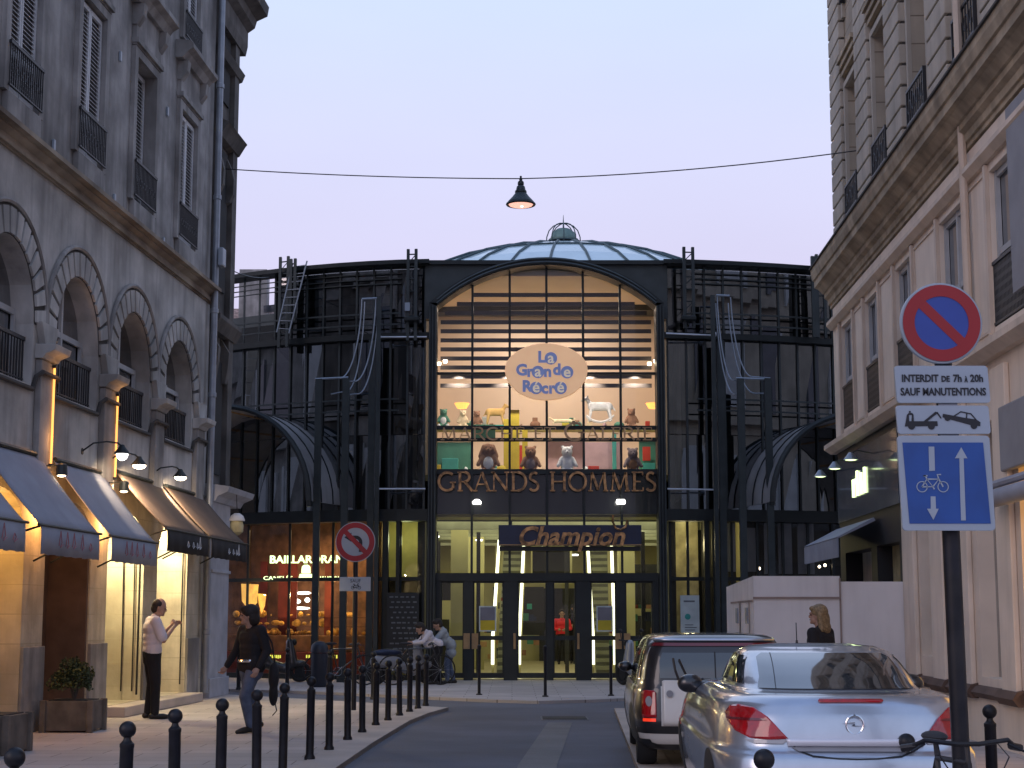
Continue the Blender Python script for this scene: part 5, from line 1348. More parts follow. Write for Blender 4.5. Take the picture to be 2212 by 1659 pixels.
# ================================================================ STREET FURNITURE
def bollard_at(x, y, label, grp, h=.86, ball=True, r=.042):
    o = empty('bollard', (x,y,0), 0, label, 'bollard', grp)
    mb = MB(); mb.lathe([(r*1.35,0),(r*1.35,.03),(r*1.05,.05),(r,.06),(r,h-.16),(r*1.06,h-.155),(r*1.06,h-.135),(r*.8,h-.125),(r*.55,h-.11),(r*.55,h-.095)], (0,0,0), 20); mb.build('post', 'bollard_black', o, smooth=True)
    mb = MB(); mb.ell((0,0,h-.05),.052,20,12); mb.build('ball', 'bollard_black', o, smooth=True)
    return o
pts = [(-2.44,8.24),(-2.36,10.25),(-2.33,11.62),(-2.26,13.05),(-2.22,14.62),(-2.19,16.05),(-2.13,17.68),(-2.06,18.9),(-2.0,20.4),(-1.94,21.7),(-1.88,23.1),(-1.79,24.15),(-1.70,25.3),(-1.61,26.3),(-1.53,27.2),(-1.45,28.1)]
GB = 'ball-topped bollards along the left kerb'
ords = ['first','second','third','fourth','fifth','sixth','seventh','eighth','ninth','tenth','eleventh','twelfth','thirteenth','fourteenth','fifteenth','sixteenth']
extra = ['cut by the corner','below the planted box','below the standing man','left of the walker','before the walker','right of the walker']
first = None
for i, (x,y) in enumerate(pts):
    lab = f'black ball-topped bollard, {ords[i]} in the left kerb row' + (', '+extra[i] if i < 6 else '')
    if first is None: first = bollard_at(x,y,lab,GB)
    else:
        o = copy_tree(first); o.location = (x,y,0); o['label'] = lab; o.rotation_euler = (random.uniform(-.012,.012),random.uniform(-.014,.014),random.uniform(0,6))
first['label'] = 'nearest black ball-topped bollard of the left kerb row, cut by the bottom corner'
GR = 'bollards at the right foreground'
for px, py, z, lab in ((1650,1618,.86,'black ball-topped bollard standing right behind the silver car'),(2137,1522,.86,'black ball-topped bollard on the pavement right of the sign pole'),(1958,1592,.78,'black bollard under the bicycle handlebar, left of the sign pole')):
    x, y = G(px,py,z); o = copy_tree(first); o.location = (x,y,0); o['label'] = lab; o['group'] = GR
    if z < .8: o.location.z = -.06
GM = 'slim posts in front of the market doors'
cb0 = None
for (px,py), lab in (((1035,1501),'slim dark post in front of the left market doors'),((1178,1505),'slim dark post in front of the central market doors'),((1320,1503),'slim dark post in front of the right market doors')):
    x, y = G(px,py)
    if cb0 is None:
        cb0 = empty('slim_post', (x,y,0), 0, lab, 'bollard', GM); mb = MB(); mb.lathe([(.06,0),(.06,.02),(.03,.03),(.03,.86),(.036,.87),(.036,.93),(.0,.96)], (0,0,0), 14); mb.build('post', 'bollard_black', cb0, smooth=True)
    else: o = copy_tree(cb0); o.location = (x,y,0); o['label'] = lab
GF = 'bollards across the far pavement on the left'
for px, py, lab in ((806,1511,'dark bollard behind the kerb row, right of the no-left-turn pole'),(711,1504,'dark bollard just right of the litter bin'),(620,1492,'dark bollard left of the litter bin'),(515,1490,'dark bollard behind the walking person'),(478,1489,'dark bollard beside the white pilaster foot')):
    x, y = G(px,py); o = copy_tree(first); o.location = (x,y,0); o['label'] = lab; o['group'] = GF
# litter bin
x, y = G(689,1484); o = empty('litter_bin', (x,y,0), 0, 'dark blue-black domed litter bin in front of the pastry shop window', 'bin')
mb = MB(); mb.lathe([(.15,0),(.17,.03),(.17,.70),(.18,.71)], (0,0,0), 20); mb.build('body', 'bin_grey', o, smooth=True)
mb = MB(); mb.lathe([(.19,.72),(.19,.78),(.17,.88),(.10,.95),(0,.97)], (0,0,0), 20); mb.build('domed_lid', 'bin_grey', o, smooth=True)
# no-left-turn sign
x, y = G(764,1534); o = empty('traffic_sign', (x,y,0), -.05, 'round red-ringed no-left-turn sign on a thin pole with a small white plate', 'road sign')
sc = y/3550
mb = MB(); mb.tube([(0,0,0),(0,0,2.9)], .04, 10); mb.build('pole', 'bollard_black', o, smooth=True)
zc = 1.5+(1330-1173)*sc; R1 = 43*sc
mb = MB(); mb.lathe([(0,-.062),(R1,-.062),(R1,-.045),(0,-.045)], (0,0,zc), 40, 'y'); d = mb.build('disc', 'sign_white', o)
def ring(mb, c, r0, r1, y0, y1, n=48):
    for k in range(n):
        a, b = 2*pi*k/n, 2*pi*(k+1)/n; mb.prism([(c[0]+r0*cos(a),c[1]+r0*sin(a)),(c[0]+r1*cos(a),c[1]+r1*sin(a)),(c[0]+r1*cos(b),c[1]+r1*sin(b)),(c[0]+r0*cos(b),c[1]+r0*sin(b))], y0, y1)
mb = MB(); ring(mb,(0,zc),R1*.70,R1*.96,-.066,-.0625)
d45 = R1*.72*.707; w_ = R1*.085; mb.prism([(-d45-w_,zc+d45-w_),(-d45+w_,zc+d45+w_),(d45+w_,zc-d45+w_),(d45-w_,zc-d45-w_)], -.0675, -.0655); mb.build('red_ring', 'sign_red', d)
mb = MB(); s_ = R1
stroke(mb, [(s_*.27,zc-s_*.50),(s_*.27,zc-s_*.02)]+arc(s_*.02,zc-s_*.02,s_*.25,s_*.25,0,90,6)+[(-s_*.2,zc+s_*.23)], s_*.17, -.0645, -.0622); mb.prism([(-s_*.56,zc+s_*.23),(-s_*.2,zc+s_*.46),(-s_*.2,zc+s_*.0)], -.0645, -.0622); mb.build('turn_arrow', 'sign_black', d)
(xa,z1),(xb,z0) = ((731-764)*sc, 1.5+(1330-1248)*sc), ((798-764)*sc, 1.5+(1330-1278)*sc)
mb = MB(); mb.box(xa,xb,-.06,-.045,z0,z1); pl = mb.build('plate', 'sign_white', o, bevel=.008)
text_obj('lettering','SAUF',.075,'sign_black',pl,(0.01,-.062,z1-.065),depth=.003)
def bike_icon(mb, cx, cz, s, y0, y1, wd=None):
    wd = wd or .05*s; r = .33*s
    for q in (-1,1): ring(mb,(cx+q*.62*s,cz-.1*s),r-wd*.6,r,y0,y1,28)
    for a in ([(-.62,-.1),(-.32,.35),(.02,-.1),(-.62,-.1)],[(-.32,.35),(.38,.35),(.02,-.1)],[(.62,-.1),(.38,.35),(.30,.62),(.52,.62)],[(-.32,.35),(-.40,.55),(-.52,.55),(-.28,.55)],[(.02,-.1),(.1,-.25)]):
        stroke(mb, [(cx+p[0]*s,cz+p[1]*s) for p in a], wd, y0, y1)
mb = MB(); bike_icon(mb, .02, z0+.065, .085, -.0635, -.061, .012); mb.build('bicycle_symbol', 'sign_black', pl)
# big sign pole, right foreground
Yp = 9.0; sc = Yp/3550
def sp(px, py, b=0): r = PY(px,py,Yp-b); return r[0], r[2]
px_, _ = sp(2078,1659); o = empty('traffic_sign', (0,0,0), 0, 'no-parking disc over white panels and a blue cycle panel on a thick black pole', 'road sign')
xb_, xt_ = sp(2077,1659)[0], sp(2034,720)[0]; zt_ = sp(2034,640)[1]; zb_ = sp(2077,1659)[1]
k_p = (xb_-xt_)/(zb_-zt_)
mb = MB(); mb.tube([(xb_-k_p*zb_,Yp,0),(xt_,Yp,zt_)], .048, 16); mb.build('pole', 'bollard_black', o, smooth=True)
def panel(mb, p0, p1, b0, b1, rad, tilt):
    (x0,z1),(x1,z0) = sp(*p0,b1), sp(*p1,b1); pts = []
    for cx, cz, a in ((x1-rad,z1-rad,0),(x0+rad,z1-rad,90),(x0+rad,z0+rad,180),(x1-rad,z0+rad,270)):
        for k in range(6): t = radians(a+90*k/5); pts.append((cx+rad*cos(t),cz+rad*sin(t)))
    zm = (z0+z1)/2
    mb.prism([(x-tilt*(z-zm),z) for x, z in pts], Yp-b1, Yp-b0); return x0,x1,z0,z1
tl = .052
cx, cz = sp(2033.5,698,.1); R1 = 89*sc
mb = MB(); mb.lathe([(0,-.10),(R1*.985,-.10),(R1,-.095),(R1,-.075),(0,-.075)], (cx,Yp,cz), 56, 'y'); d = mb.build('disc', 'sign_white', o)
mb = MB(); mb.lathe([(0,-.1035),(R1*.93,-.1035),(R1*.93,-.1005)], (cx,Yp,cz), 56, 'y'); mb.build('blue_field', 'sign_disc_blue', d)
mb = MB(); ring(mb,(cx,cz),R1*.66,R1*.945,Yp-.1075,Yp-.1037); q = R1*.70*.707; w_ = R1*.085
mb.prism([(cx-q-w_,cz+q-w_),(cx-q+w_,cz+q+w_),(cx+q+w_,cz-q+w_),(cx+q-w_,cz-q-w_)], Yp-.1065, Yp-.1038); mb.build('red_ring', 'sign_red', d)
mb = MB(); panel(mb,(1934,790),(2138,870),.075,.1,.018,tl); p1 = mb.build('text_plate', 'sign_white', o)
def sign_text(s, px, py, size, parent, width):
    x, z = sp(px,py,.1); return text_obj('lettering', s, size, 'sign_black', parent, (x,Yp-.103,z), rot=(pi/2,-.0,0), depth=.003, bold=.0014, width=width)
sign_text('INTERDIT', 1987, 818, .056, p1, .200); sign_text('DE', 2042, 819, .044, p1, .045); sign_text('7h', 2068,818,.056,p1,.046); sign_text('À',2086.5,821,.036,p1,.018); sign_text('20h',2109.5,818,.056,p1,.070)
sign_text('SAUF', 1966,847,.058,p1,.106); sign_text('MANUTENTIONS', 2061,847,.058,p1,.345)
mb = MB(); panel(mb,(1937,876),(2139,937),.075,.1,.016,tl); p2 = mb.build('tow_plate', 'sign_white', o)
mb = MB(); 
def Z(px, py): return sp(px,py,.1)
def poly(mb, pts, y0=-.1035, y1=-.1): mb.prism([Z(*p) for p in pts], Yp+y0, Yp+y1)
def shp(x, y): return (1792+.2057*x, 768+.2057*y)
poly(mb, [shp(*p) for p in ((790,745),(800,690),(870,690),(1130,690),(1135,740))])
poly(mb, [shp(*p) for p in ((800,692),(812,620),(830,610),(835,690))]); poly(mb, [shp(*p) for p in ((860,690),(866,605),(880,620),(884,690))]); poly(mb, [shp(*p) for p in ((826,624),(826,604),(868,604),(868,624))])
poly(mb, [shp(*p) for p in ((990,688),(1110,590),(1140,600),(1030,688))]); poly(mb, [shp(*p) for p in ((1120,598),(1132,592),(1175,655),(1165,662))])
for a, b, r_ in ((860,742,36),(1068,742,36),(1238,655,32),(1515,738,34)):
    c_ = Z(*shp(a,b)); mb.lathe([(0,-.1045),(r_*.2057*sc,-.1045),(r_*.2057*sc,-.1),(0,-.1)], (c_[0],Yp,c_[1]), 20, 'y')
c_ = Z(*shp(842,592)); mb.lathe([(0,-.1045),(2*sc,-.1045),(2*sc,-.1)], (c_[0],Yp,c_[1]), 12, 'y')
poly(mb, [shp(*p) for p in ((1185,640),(1190,612),(1300,632),(1420,655),(1540,672),(1582,700),(1580,742),(1480,730),(1190,650))])
for a in (((1300,632),(1372,588),(1380,594),(1318,638)),((1372,596),(1374,584),(1480,606),(1475,617)),((1470,606),(1485,606),(1545,675),(1530,675)),((1430,655),(1436,600),(1446,602),(1442,657))): poly(mb, [shp(*p) for p in a])
mb.build('tow_truck_symbol', 'sign_black', p2)
mb = MB(); panel(mb,(1941,941),(2148,1146),.075,.1,.022,tl*.5); p3 = mb.build('cycle_plate', 'sign_white', o)
mb = MB(); (ax,az),(bx_,bz) = sp(1954,956,.1), sp(2135,1131,.1); mb.prism([(ax-.012,az),(bx_-.012,az),(bx_+.012,bz),(ax+.012,bz)], Yp-.1035, Yp-.1); mb.build('blue_field', 'sign_blue', p3)
mb = MB()
def pol2(pts): mb.prism([Z(*p) for p in pts], Yp-.107, Yp-.1036)
s2 = lambda x, y: (1877.5+.3705*x, 580.4+.3705*y)
for a in (((345,1038),(378,1038),(382,1178),(349,1180)),((357,1328),(385,1328),(388,1400),(404,1400),(373,1464),(336,1400),(358,1400)),((535,1042),(571,1106),(549,1106),(562,1468),(534,1468),(524,1106),(499,1106))):
    pol2([s2(*p) for p in a])
c_ = Z(*s2(368,1262)); bike_icon(mb, c_[0], c_[1], 98*.3705*sc, Yp-.107, Yp-.1036, 3.0*sc); mb.build('arrows_and_bicycle', 'sign_white', p3)
mb = MB()
for py in (765,872,940,1050): x, z = sp(2034+(py-720)*.045,py,0); mb.box(x-.05,x+.05,Yp-.074,Yp-.05,z-.02,z+.02)
mb.build('clamp', 'sign_alu', o)
# planted boxes
def planter(x, y, rz, w_, dp, h, label, plant=True):
    o = empty('planter_box', (x,y,0), rz, label, 'planter', 'wooden planters on the left pavement')
    mb = MB(); mb.box(-w_/2,w_/2,-dp/2,dp/2,.02,h)
    for q in (-1,1):
        for s in (-1,1): mb.box(q*w_/2-.04,q*w_/2+.04,s*dp/2-.04,s*dp/2+.04,0,h+.01)
    mb.build('box', 'wood_box', o, bevel=.008)
    mb = MB(); mb.box(-w_/2+.05,w_/2-.05,-dp/2+.05,dp/2-.05,h,h+.012); mb.build('soil', 'interior_dark', o)
    if plant:
        p = empty('shrub', (x,y,h), rz, 'dark clipped shrub growing in the wooden planter beside the brown doorway', 'plant')
        r = random.Random(4); lf = [MB(),MB()]
        for k in range(2600):
            a = r.uniform(0,2*pi); e = r.uniform(-.3,1.5); rad = .26*(1+.18*sin(3*a+2)+.14*sin(5*e+a))*r.uniform(.55,1.08)
            c = Vector((rad*cos(a)*cos(e)*1.15, rad*sin(a)*cos(e), .22+rad*sin(e)*1.0)); d1 = Vector((r.uniform(-1,1),r.uniform(-1,1),r.uniform(-1,1))).normalized()*.02; d2 = d1.cross(Vector((r.uniform(-1,1),r.uniform(-1,1),r.uniform(-1,1))).normalized())
            lf[k%2].add([tuple(c-d1),tuple(c+d2),tuple(c+d1),tuple(c-d2)], [(0,1,2,3)])
        lf[0].build('foliage', 'leaf', p, recalc=False); lf[1].build('foliage', 'leaf_light', p, recalc=False)
        mb = MB()
        for k in range(6): a = k*1.05; mb.tube([(0,0,-.02),(.05*cos(a),.05*sin(a),.15),(.16*cos(a),.14*sin(a),.34)], [.012,.009,.005], 5)
        mb.build('stem', 'wood_box', p)
gx, gy = G(148,1582); planter(gx,gy+.22,LA+.02,.60,.62,.40,'weathered wooden planter box with a dark shrub in front of the brown doorway')
gx, gy = G(-42,1632); planter(gx,gy+.3,LA,.7,.62,.42,'grey planter box edge at the far left of the pavement', False)
# ================================================================ WHITE HOARDING
ho = empty('site_hoarding', (0,0,0), 0, 'pinkish-white boxed hoarding around the dark shopfront on the right, behind the parked cars', 'hoarding')
x0, x1, xm = 3.50, 5.68, PY(1815,1300,24)[0]
mb = MB(); mb.box(x0,xm,24,24.06,0,2.07); mb.box(xm,x1,24.02,24.08,.62,1.99); mb.box(xm,x1-.12,24.02,24.08,.02,.61); mb.build('front_panel', 'hoarding', ho)
mb = MB(); mb.add([(x0,24,0),(3.78,29.2,0),(3.78,29.2,2.0),(x0,24,2.07),(x0+.05,24.01,0),(3.83,29.2,0),(3.83,29.2,2.0),(x0+.05,24.01,2.07)], [(0,1,2,3),(4,7,6,5),(3,2,6,7),(1,5,6,2),(0,3,7,4)]); mb.build('side_panel', 'hoarding', ho)
mb = MB(); mb.box(x0-.01,xm-.004,23.975,24.0,1.74,1.77); mb.box(xm-.012,xm+.012,23.99,24.02,0,2.04)
for z0,z1,t0,t1 in ((.1,1.72,.12,.14),(.1,1.72,.44,.47),(1.70,1.73,.0,.8)):
    ya, yb = 24+5.2*t0, 24+5.2*t1; xa, xb2 = x0+.28*t0-.012, x0+.28*t1-.012; mb.add([(xa,ya,z0),(xb2,yb,z0),(xb2,yb,z1),(xa,ya,z1)],[(0,1,2,3)])
mb.build('batten', 'hoarding_trim', ho)
mb = MB()
for t0,t1 in ((.18,.21),(.52,.55)):
    for z in (.5,1.0,1.5):
        ya, yb = 24+5.2*t0, 24+5.2*t1; mb.box(x0+.28*t0-.03,x0+.28*t1,ya,yb,z-.12,z+.12)
mb.build('hinge_and_lock', 'sign_alu', ho)
# ================================================================ CARS
mat('window_dark', (.018,.022,.026), .03, 0, noise=0, coat=1, spec=.9)
mat('rim_metal', (.4,.41,.43), .3, .9)
def car_shell(slices, top, n=72):
    vs = []; fs = []
    for z, w_, y0, y1, e in slices:
        cy = (y0+y1)/2; ry = (y1-y0)/2
        for k in range(n):
            t = 2*pi*k/n; c, s = cos(t), sin(t)
            vs.append((w_*math.copysign(abs(c)**(2/e),c), cy+ry*math.copysign(abs(s)**(2/e),s), z))
    m = len(slices)
    for i in range(m-1):
        for k in range(n): j = (k+1)%n; fs.append((i*n+k,i*n+j,(i+1)*n+j,(i+1)*n+k))
    fs.append(tuple(range(n-1,-1,-1)))
    vs.append(top); t_ = len(vs)-1
    for k in range(n): fs.append(((m-1)*n+k,(m-1)*n+(k+1)%n,t_))
    return vs, fs
def interp_slices(S, k=4):
    out = []
    def cr(p0,p1,p2,p3,t):
        return .5*((2*p1)+(-p0+p2)*t+(2*p0-5*p1+4*p2-p3)*t*t+(-p0+3*p1-3*p2+p3)*t**3)
    for i in range(len(S)-1):
        a, b, c, d = S[max(i-1,0)], S[i], S[i+1], S[min(i+2,len(S)-1)]
        for j in range(k):
            t = j/k; out.append(tuple((cr(a[q],b[q],c[q],d[q],t) if q not in (0,4) else b[q]+(c[q]-b[q])*t) for q in range(5)))
    out.append(S[-1]); return out
def decal(bvh, poly, view, name, m, parent, off=.004, step=.03, thick=0, smooth=True):
    bm = bmesh.new(); vs = [bm.verts.new((p[0],0,p[1])) for p in poly]; bm.faces.new(vs)
    xs = [p[0] for p in poly]; zs = [p[1] for p in poly]
    for ax, lo, hi in ((0,min(xs),max(xs)),(2,min(zs),max(zs))):
        q = lo+step
        while q < hi:
            co = [0,0,0]; co[ax] = q; no = [0,0,0]; no[ax] = 1
            bmesh.ops.bisect_plane(bm, geom=bm.verts[:]+bm.edges[:]+bm.faces[:], plane_co=co, plane_no=no); q += step
    bad = []
    for v in bm.verts:
        a, b = v.co.x, v.co.z
        if view == 'rear': h = bvh.ray_cast(Vector((a,-3,b)), Vector((0,1,0)))
        elif view == 'left': h = bvh.ray_cast(Vector((-4,a,b)), Vector((1,0,0)))
        elif view == 'right': h = bvh.ray_cast(Vector((4,a,b)), Vector((-1,0,0)))
        else: h = bvh.ray_cast(Vector((a,b,4)), Vector((0,0,-1)))
        if h[0] is None: bad.append(v); continue
        nn = h[1]
        if view == 'rear' and nn.y > 0: nn = -nn
        if view == 'left' and nn.x > 0: nn = -nn
        if view == 'right' and nn.x < 0: nn = -nn
        v.co = h[0]+nn*off
    if bad: bmesh.ops.delete(bm, geom=bad, context='VERTS')
    bmesh.ops.recalc_face_normals(bm, faces=bm.faces)
    for f in bm.faces: f.smooth = smooth
    me = bpy.data.meshes.new(name); bm.to_mesh(me); bm.free(); me.materials.append(M[m])
    o = bpy.data.objects.new(name, me); C.objects.link(o); o.parent = parent
    if thick:
        s = o.modifiers.new('s','SOLIDIFY'); s.thickness = thick; s.offset = 0
    return o
def band(pts, wd):
    L_ = []; R_ = []
    for i in range(len(pts)):
        a = Vector(pts[max(i-1,0)]); b = Vector(pts[min(i+1,len(pts)-1)]); d = (b-a).normalized(); q = Vector((-d[1],d[0]))*wd/2
        L_.append(tuple(Vector(pts[i])+q)); R_.append(tuple(Vector(pts[i])-q))
    return L_+R_[::-1]
def mirror(poly): return [(-x,z) for x, z in poly][::-1]
def wheel(parent, x, y, r, wd):
    s = -1 if x < 0 else 1
    mb = MB(); mb.lathe([(r*.62,-wd/2),(r*.93,-wd/2),(r,-wd*.3),(r,wd*.3),(r*.93,wd/2),(r*.62,wd/2)], (x-s*wd*.35,y,r), 32, 'x'); wo = mb.build('wheel', 'tyre', parent, smooth=True)
    mb = MB(); mb.lathe([(r*.62,-.04),(r*.64,.04)], (x-s*.02,y,r), 28, 'x')
    for k in range(7): t = 2*pi*k/7; mb.tube([(x-s*.02,y,r),(x-s*.02,y+r*.62*cos(t),r+r*.62*sin(t))], .025, 5)
    mb.build('rim', 'rim_metal', wo)
def cut_arch(o, ys, r):
    # dark wheel-arch openings, cut as half-round recesses
    pass
# --- silver coupe
def make_silver():
    S = [(.20,.76,.14,4.25,5),(.28,.84,.05,4.4,6),(.42,.875,0,4.46,6.5),(.58,.885,-.01,4.48,6.5),(.665,.885,.01,4.46,6.2),(.70,.872,.055,4.42,6),(.80,.862,.075,4.3,5.5),(.90,.845,.10,4.1,5),(.965,.82,.13,3.8,4.6),(1.0,.775,.165,3.5,4.2),(1.018,.71,.25,3.3,4),(1.024,.65,.55,3.0,4),(1.05,.632,.66,2.95,4),(1.12,.61,.86,2.75,4),(1.20,.58,1.12,2.5,3.8),(1.255,.545,1.36,2.3,3.4),(1.29,.46,1.6,2.15,3),(1.305,.30,1.75,2.0,2.6)]
    c = empty('parked_car', (2.06,10.0,0), -.035, 'silver coupe parked at the right, seen from behind, the nearest car in the photo', 'car', 'cars parked on the right')
    vs, fs = car_shell(interp_slices(S), (0,1.88,1.308)); mb = MB(); mb.add(vs, fs); body = mb.build('body', 'silver_paint', c, smooth=2)
    bvh = BVHTree.FromPolygons([Vector(v) for v in vs], fs)
    D = lambda p, v, n, m, **k: decal(bvh, p, v, n, m, c, **k)
    win = [(-.53,1.035),(.53,1.035),(.50,1.10),(.475,1.22),(.43,1.245),(-.43,1.245),(-.475,1.22),(-.50,1.10)]
    D(win,'rear','rear_window','window_dark',off=.006)
    D(band([(-.37,1.245),(-.42,1.035)],.006),'rear','pillar_seam','black',off=.008)
    for s, v in ((-1,'left'),(1,'right')):
        D([(1.05,1.055),(2.85,1.055),(2.35,1.215),(1.9,1.24),(1.42,1.225)],v,'side_window','window_dark',off=.006)
        D(band([(1.35,1.0),(1.37,.7),(1.40,.35)],.008),v,'door_seam','black',off=.003)
        D(band([(2.6,1.0),(2.62,.7),(2.58,.35)],.008),v,'door_seam','black',off=.003)
        D([(1.02,.79),(1.2,.79),(1.2,.815),(1.02,.815)] if False else [(1.46,.80),(1.66,.80),(1.66,.83),(1.46,.83)],v,'door_handle','chrome',off=.012)
        for yc in (.78,3.55): D([(yc+.36*cos(a),.30+.36*sin(a)) for a in [pi*k/14 for k in range(15)]]+[(yc-.36,.22),(yc+.36,.22)],v,'wheel_arch','black',off=.003)
    L_ = [(-.775,.90),(-.745,.94),(-.70,.952),(-.62,.938),(-.54,.886),(-.47,.81),(-.425,.765),(-.55,.758),(-.66,.765),(-.735,.80),(-.768,.85)]
    for P_ in (L_, mirror(L_)):
        t = D(P_,'rear','tail_light','tail_red',off=.010,thick=.01,step=.025)
        x0 = -1 if P_ is L_ else 1
        q = [(-.77,.875),(-.58,.878),(-.545,.868),(-.60,.862),(-.77,.86)]
        decal(bvh, q if x0 < 0 else mirror(q), 'rear','light_divider','tail_dark',t,off=.018)
        q = [(-.70,.755),(-.43,.758),(-.46,.735),(-.64,.735)]
        decal(bvh, q if x0 < 0 else mirror(q), 'rear','reversing_lens','tail_clear',t,off=.012)
        q = [(-.66,.77),(-.50,.775),(-.56,.86),(-.66,.858)]
        decal(bvh, q if x0 < 0 else mirror(q), 'rear','indicator_lens','tail_red',t,off=.017)
    D([(-.43,.722),(.43,.722),(.44,.765),(-.44,.765)],'rear','chrome_strip','chrome_bright',off=.014,thick=.012)
    D([(-.36,.69),(.36,.69),(.41,.718),(-.41,.718)],'rear','plate_recess','panel_grey',off=.006)
    D(band([(-.425,.765),(-.40,.73),(-.36,.695),(-.28,.668),(-.12,.655),(0,.652),(.12,.655),(.28,.668),(.36,.695),(.40,.73),(.425,.765)],.008),'rear','boot_seam','black',off=.004)
    D([(-.21,.976),(.19,.976),(.20,.985),(.19,.994),(-.21,.994),(-.22,.985)],'rear','brake_light','tail_red',off=.006,thick=.006,step=.01)
    mb = MB(); h = bvh.ray_cast(Vector((0,-2,.85)), Vector((0,1,0)))[0]
    mb.torus((0,h.y-.006,.85),.055,.007,'y',28,6); mb.add([(-.085,h.y-.010,.858),(.0,h.y-.014,.858),(-.0,h.y-.014,.866),(-.02,h.y-.013,.846),(.085,h.y-.010,.842),(0,h.y-.014,.842)], [(0,1,2),(1,3,4,5)]); mb.build('badge_ring', 'chrome', c, smooth=True)
    D([(-.26,.47),(.26,.47),(.26,.58),(-.26,.58)],'rear','number_plate','plate',off=.008)
    D([(-.70,.27),(.70,.27),(.66,.38),(-.66,.38)],'rear','bumper_insert','trim_black',off=.005)
    for s in (-1,1):
        mb = MB(); mb.ell((s*.87,2.42,1.0),(.10,.07,.07),16,10); mb.tube([(s*.72,2.5,.99),(s*.85,2.45,.98)], .03, 8); mb.build('wing_mirror', 'dark_paint', c, smooth=True)
    for x in (-.79,.79):
        for y in (.78,3.55): wheel(c, x, y, .32, .21)
    mb = MB(); mb.tube([(-.20,1.95,1.30),(-.205,2.25,1.62)] if False else [(-.08,2.0,1.30),(-.082,2.0,1.45)], .004, 5); mb.lathe([(.012,0),(.008,.03)],(-.08,2.0,1.295),8); mb.build('aerial', 'black', c)
    return c
sc_ = make_silver(); sc_.scale = (.94,1,1)
def make_white():
    S = [(.18,.74,.12,3.8,6),(.26,.80,.04,3.9,7),(.42,.835,0,3.93,7),(.50,.84,.0,3.93,7),(.62,.835,.02,3.9,7),(.76,.815,.05,3.8,7),(.80,.80,.06,3.7,7),(.82,.78,.075,3.0,7),(.90,.765,.09,2.95,7),(1.0,.745,.11,2.85,7),(1.12,.715,.15,2.7,7),(1.22,.68,.19,2.6,6.5),(1.275,.645,.24,2.5,5.5),(1.305,.57,.34,2.35,4.6),(1.318,.42,.5,2.2,4)]
    c = empty('parked_car', (2.02,16.5,0), -.045, 'white and black boxy small car parked in front of the silver coupe', 'car', 'cars parked on the right')
    SI = interp_slices(S); vs, fs = car_shell(SI, (0,1.3,1.322))
    me = bpy.data.meshes.new('body'); me.from_pydata(vs, [], fs); me.materials.append(M['white_paint']); me.materials.append(M['dark_paint'])
    for p in me.polygons:
        p.use_smooth = True
        if p.center.z > .805: p.material_index = 1
        if p.center.z < .25: p.material_index = 1
    o = bpy.data.objects.new('body', me); C.objects.link(o); o.parent = c
    bvh = BVHTree.FromPolygons([Vector(v) for v in vs], fs)
    D = lambda p, v, n, m, **k: decal(bvh, p, v, n, m, c, **k)
    D([(-.55,.88),(.55,.88),(.55,1.05),(.52,1.13),(-.52,1.13),(-.55,1.05)],'rear','rear_window','window_dark',off=.008)
    D([(-.50,.825),(.50,.825),(.50,.84),(-.50,.84)] if False else [(-.53,.43),(.53,.43),(.53,.85),(.51,.862),(-.51,.862),(-.53,.85)],'rear','rear_door','white_paint',off=.010,thick=.01)
    D(band([(0,.43),(0,1.14)],.012),'rear','door_gap','black',off=.018)
    for P_ in ([(-.82,.40),(-.545,.40),(-.545,.87),(-.80,.87)],):
        D(P_,'rear','light_surround','dark_paint',off=.004); D(mirror(P_),'rear','light_surround','dark_paint',off=.004)
    for P_ in ([(-.72,.50),(-.59,.50),(-.59,.74),(-.61,.76),(-.70,.76),(-.72,.74)],):
        for q in (P_, mirror(P_)): 
            t = D(q,'rear','tail_light','tail_red',off=.012,thick=.01)
            k = -1 if q is P_ else 1
            decal(bvh, [(k*.655+.03*cos(a),.655+.05*sin(a)) for a in [2*pi*j/14 for j in range(14)]], 'rear','clear_lens','tail_clear',t,off=.02)
            decal(bvh, [(k*.655-.06,.462),(k*.655+.06,.462),(k*.655+.06,.492),(k*.655-.06,.492)], 'rear','lit_strip','brake_lit',t,off=.014)
    D([(-.80,.345),(.80,.345),(.80,.42),(-.80,.42)],'rear','bumper_gap','trim_black',off=.003)
    D([(-.62,1.195),(.62,1.195),(.60,1.225),(-.60,1.225)],'rear','high_brake_light','tail_dark',off=.010)
    D(band([(-.60,1.25),(.60,1.25)],.02),'rear','spoiler_edge','silver_paint',off=.02,thick=.01)
    mb = MB(); mb.tube([(-.34,.05,.80),(-.40,.07,.96),(-.42,.10,1.08)], .012, 5); mb.tube([(-.30,.05,.82),(-.12,.08,.88)], .012, 5)
    mb.tube([(-.25,.04,.82),(-.36,.10,1.07)], .01, 5); mb.build('wiper', 'black', c)
    mb = MB(); mb.lathe([(0,-.0),(.034,0),(.034,.012),(0,.012)], (-.46,.008,.735), 20, 'y'); mb.lathe([(0,0),(.02,0),(.02,.012)], (-.44,.005,.535), 14, 'y'); mb.add([(-.52,.01,.545),(-.36,.01,.545),(-.40,.01,.525),(-.48,.01,.525)],[(0,1,2,3)]); mb.build('badge', 'panel_grey', c)
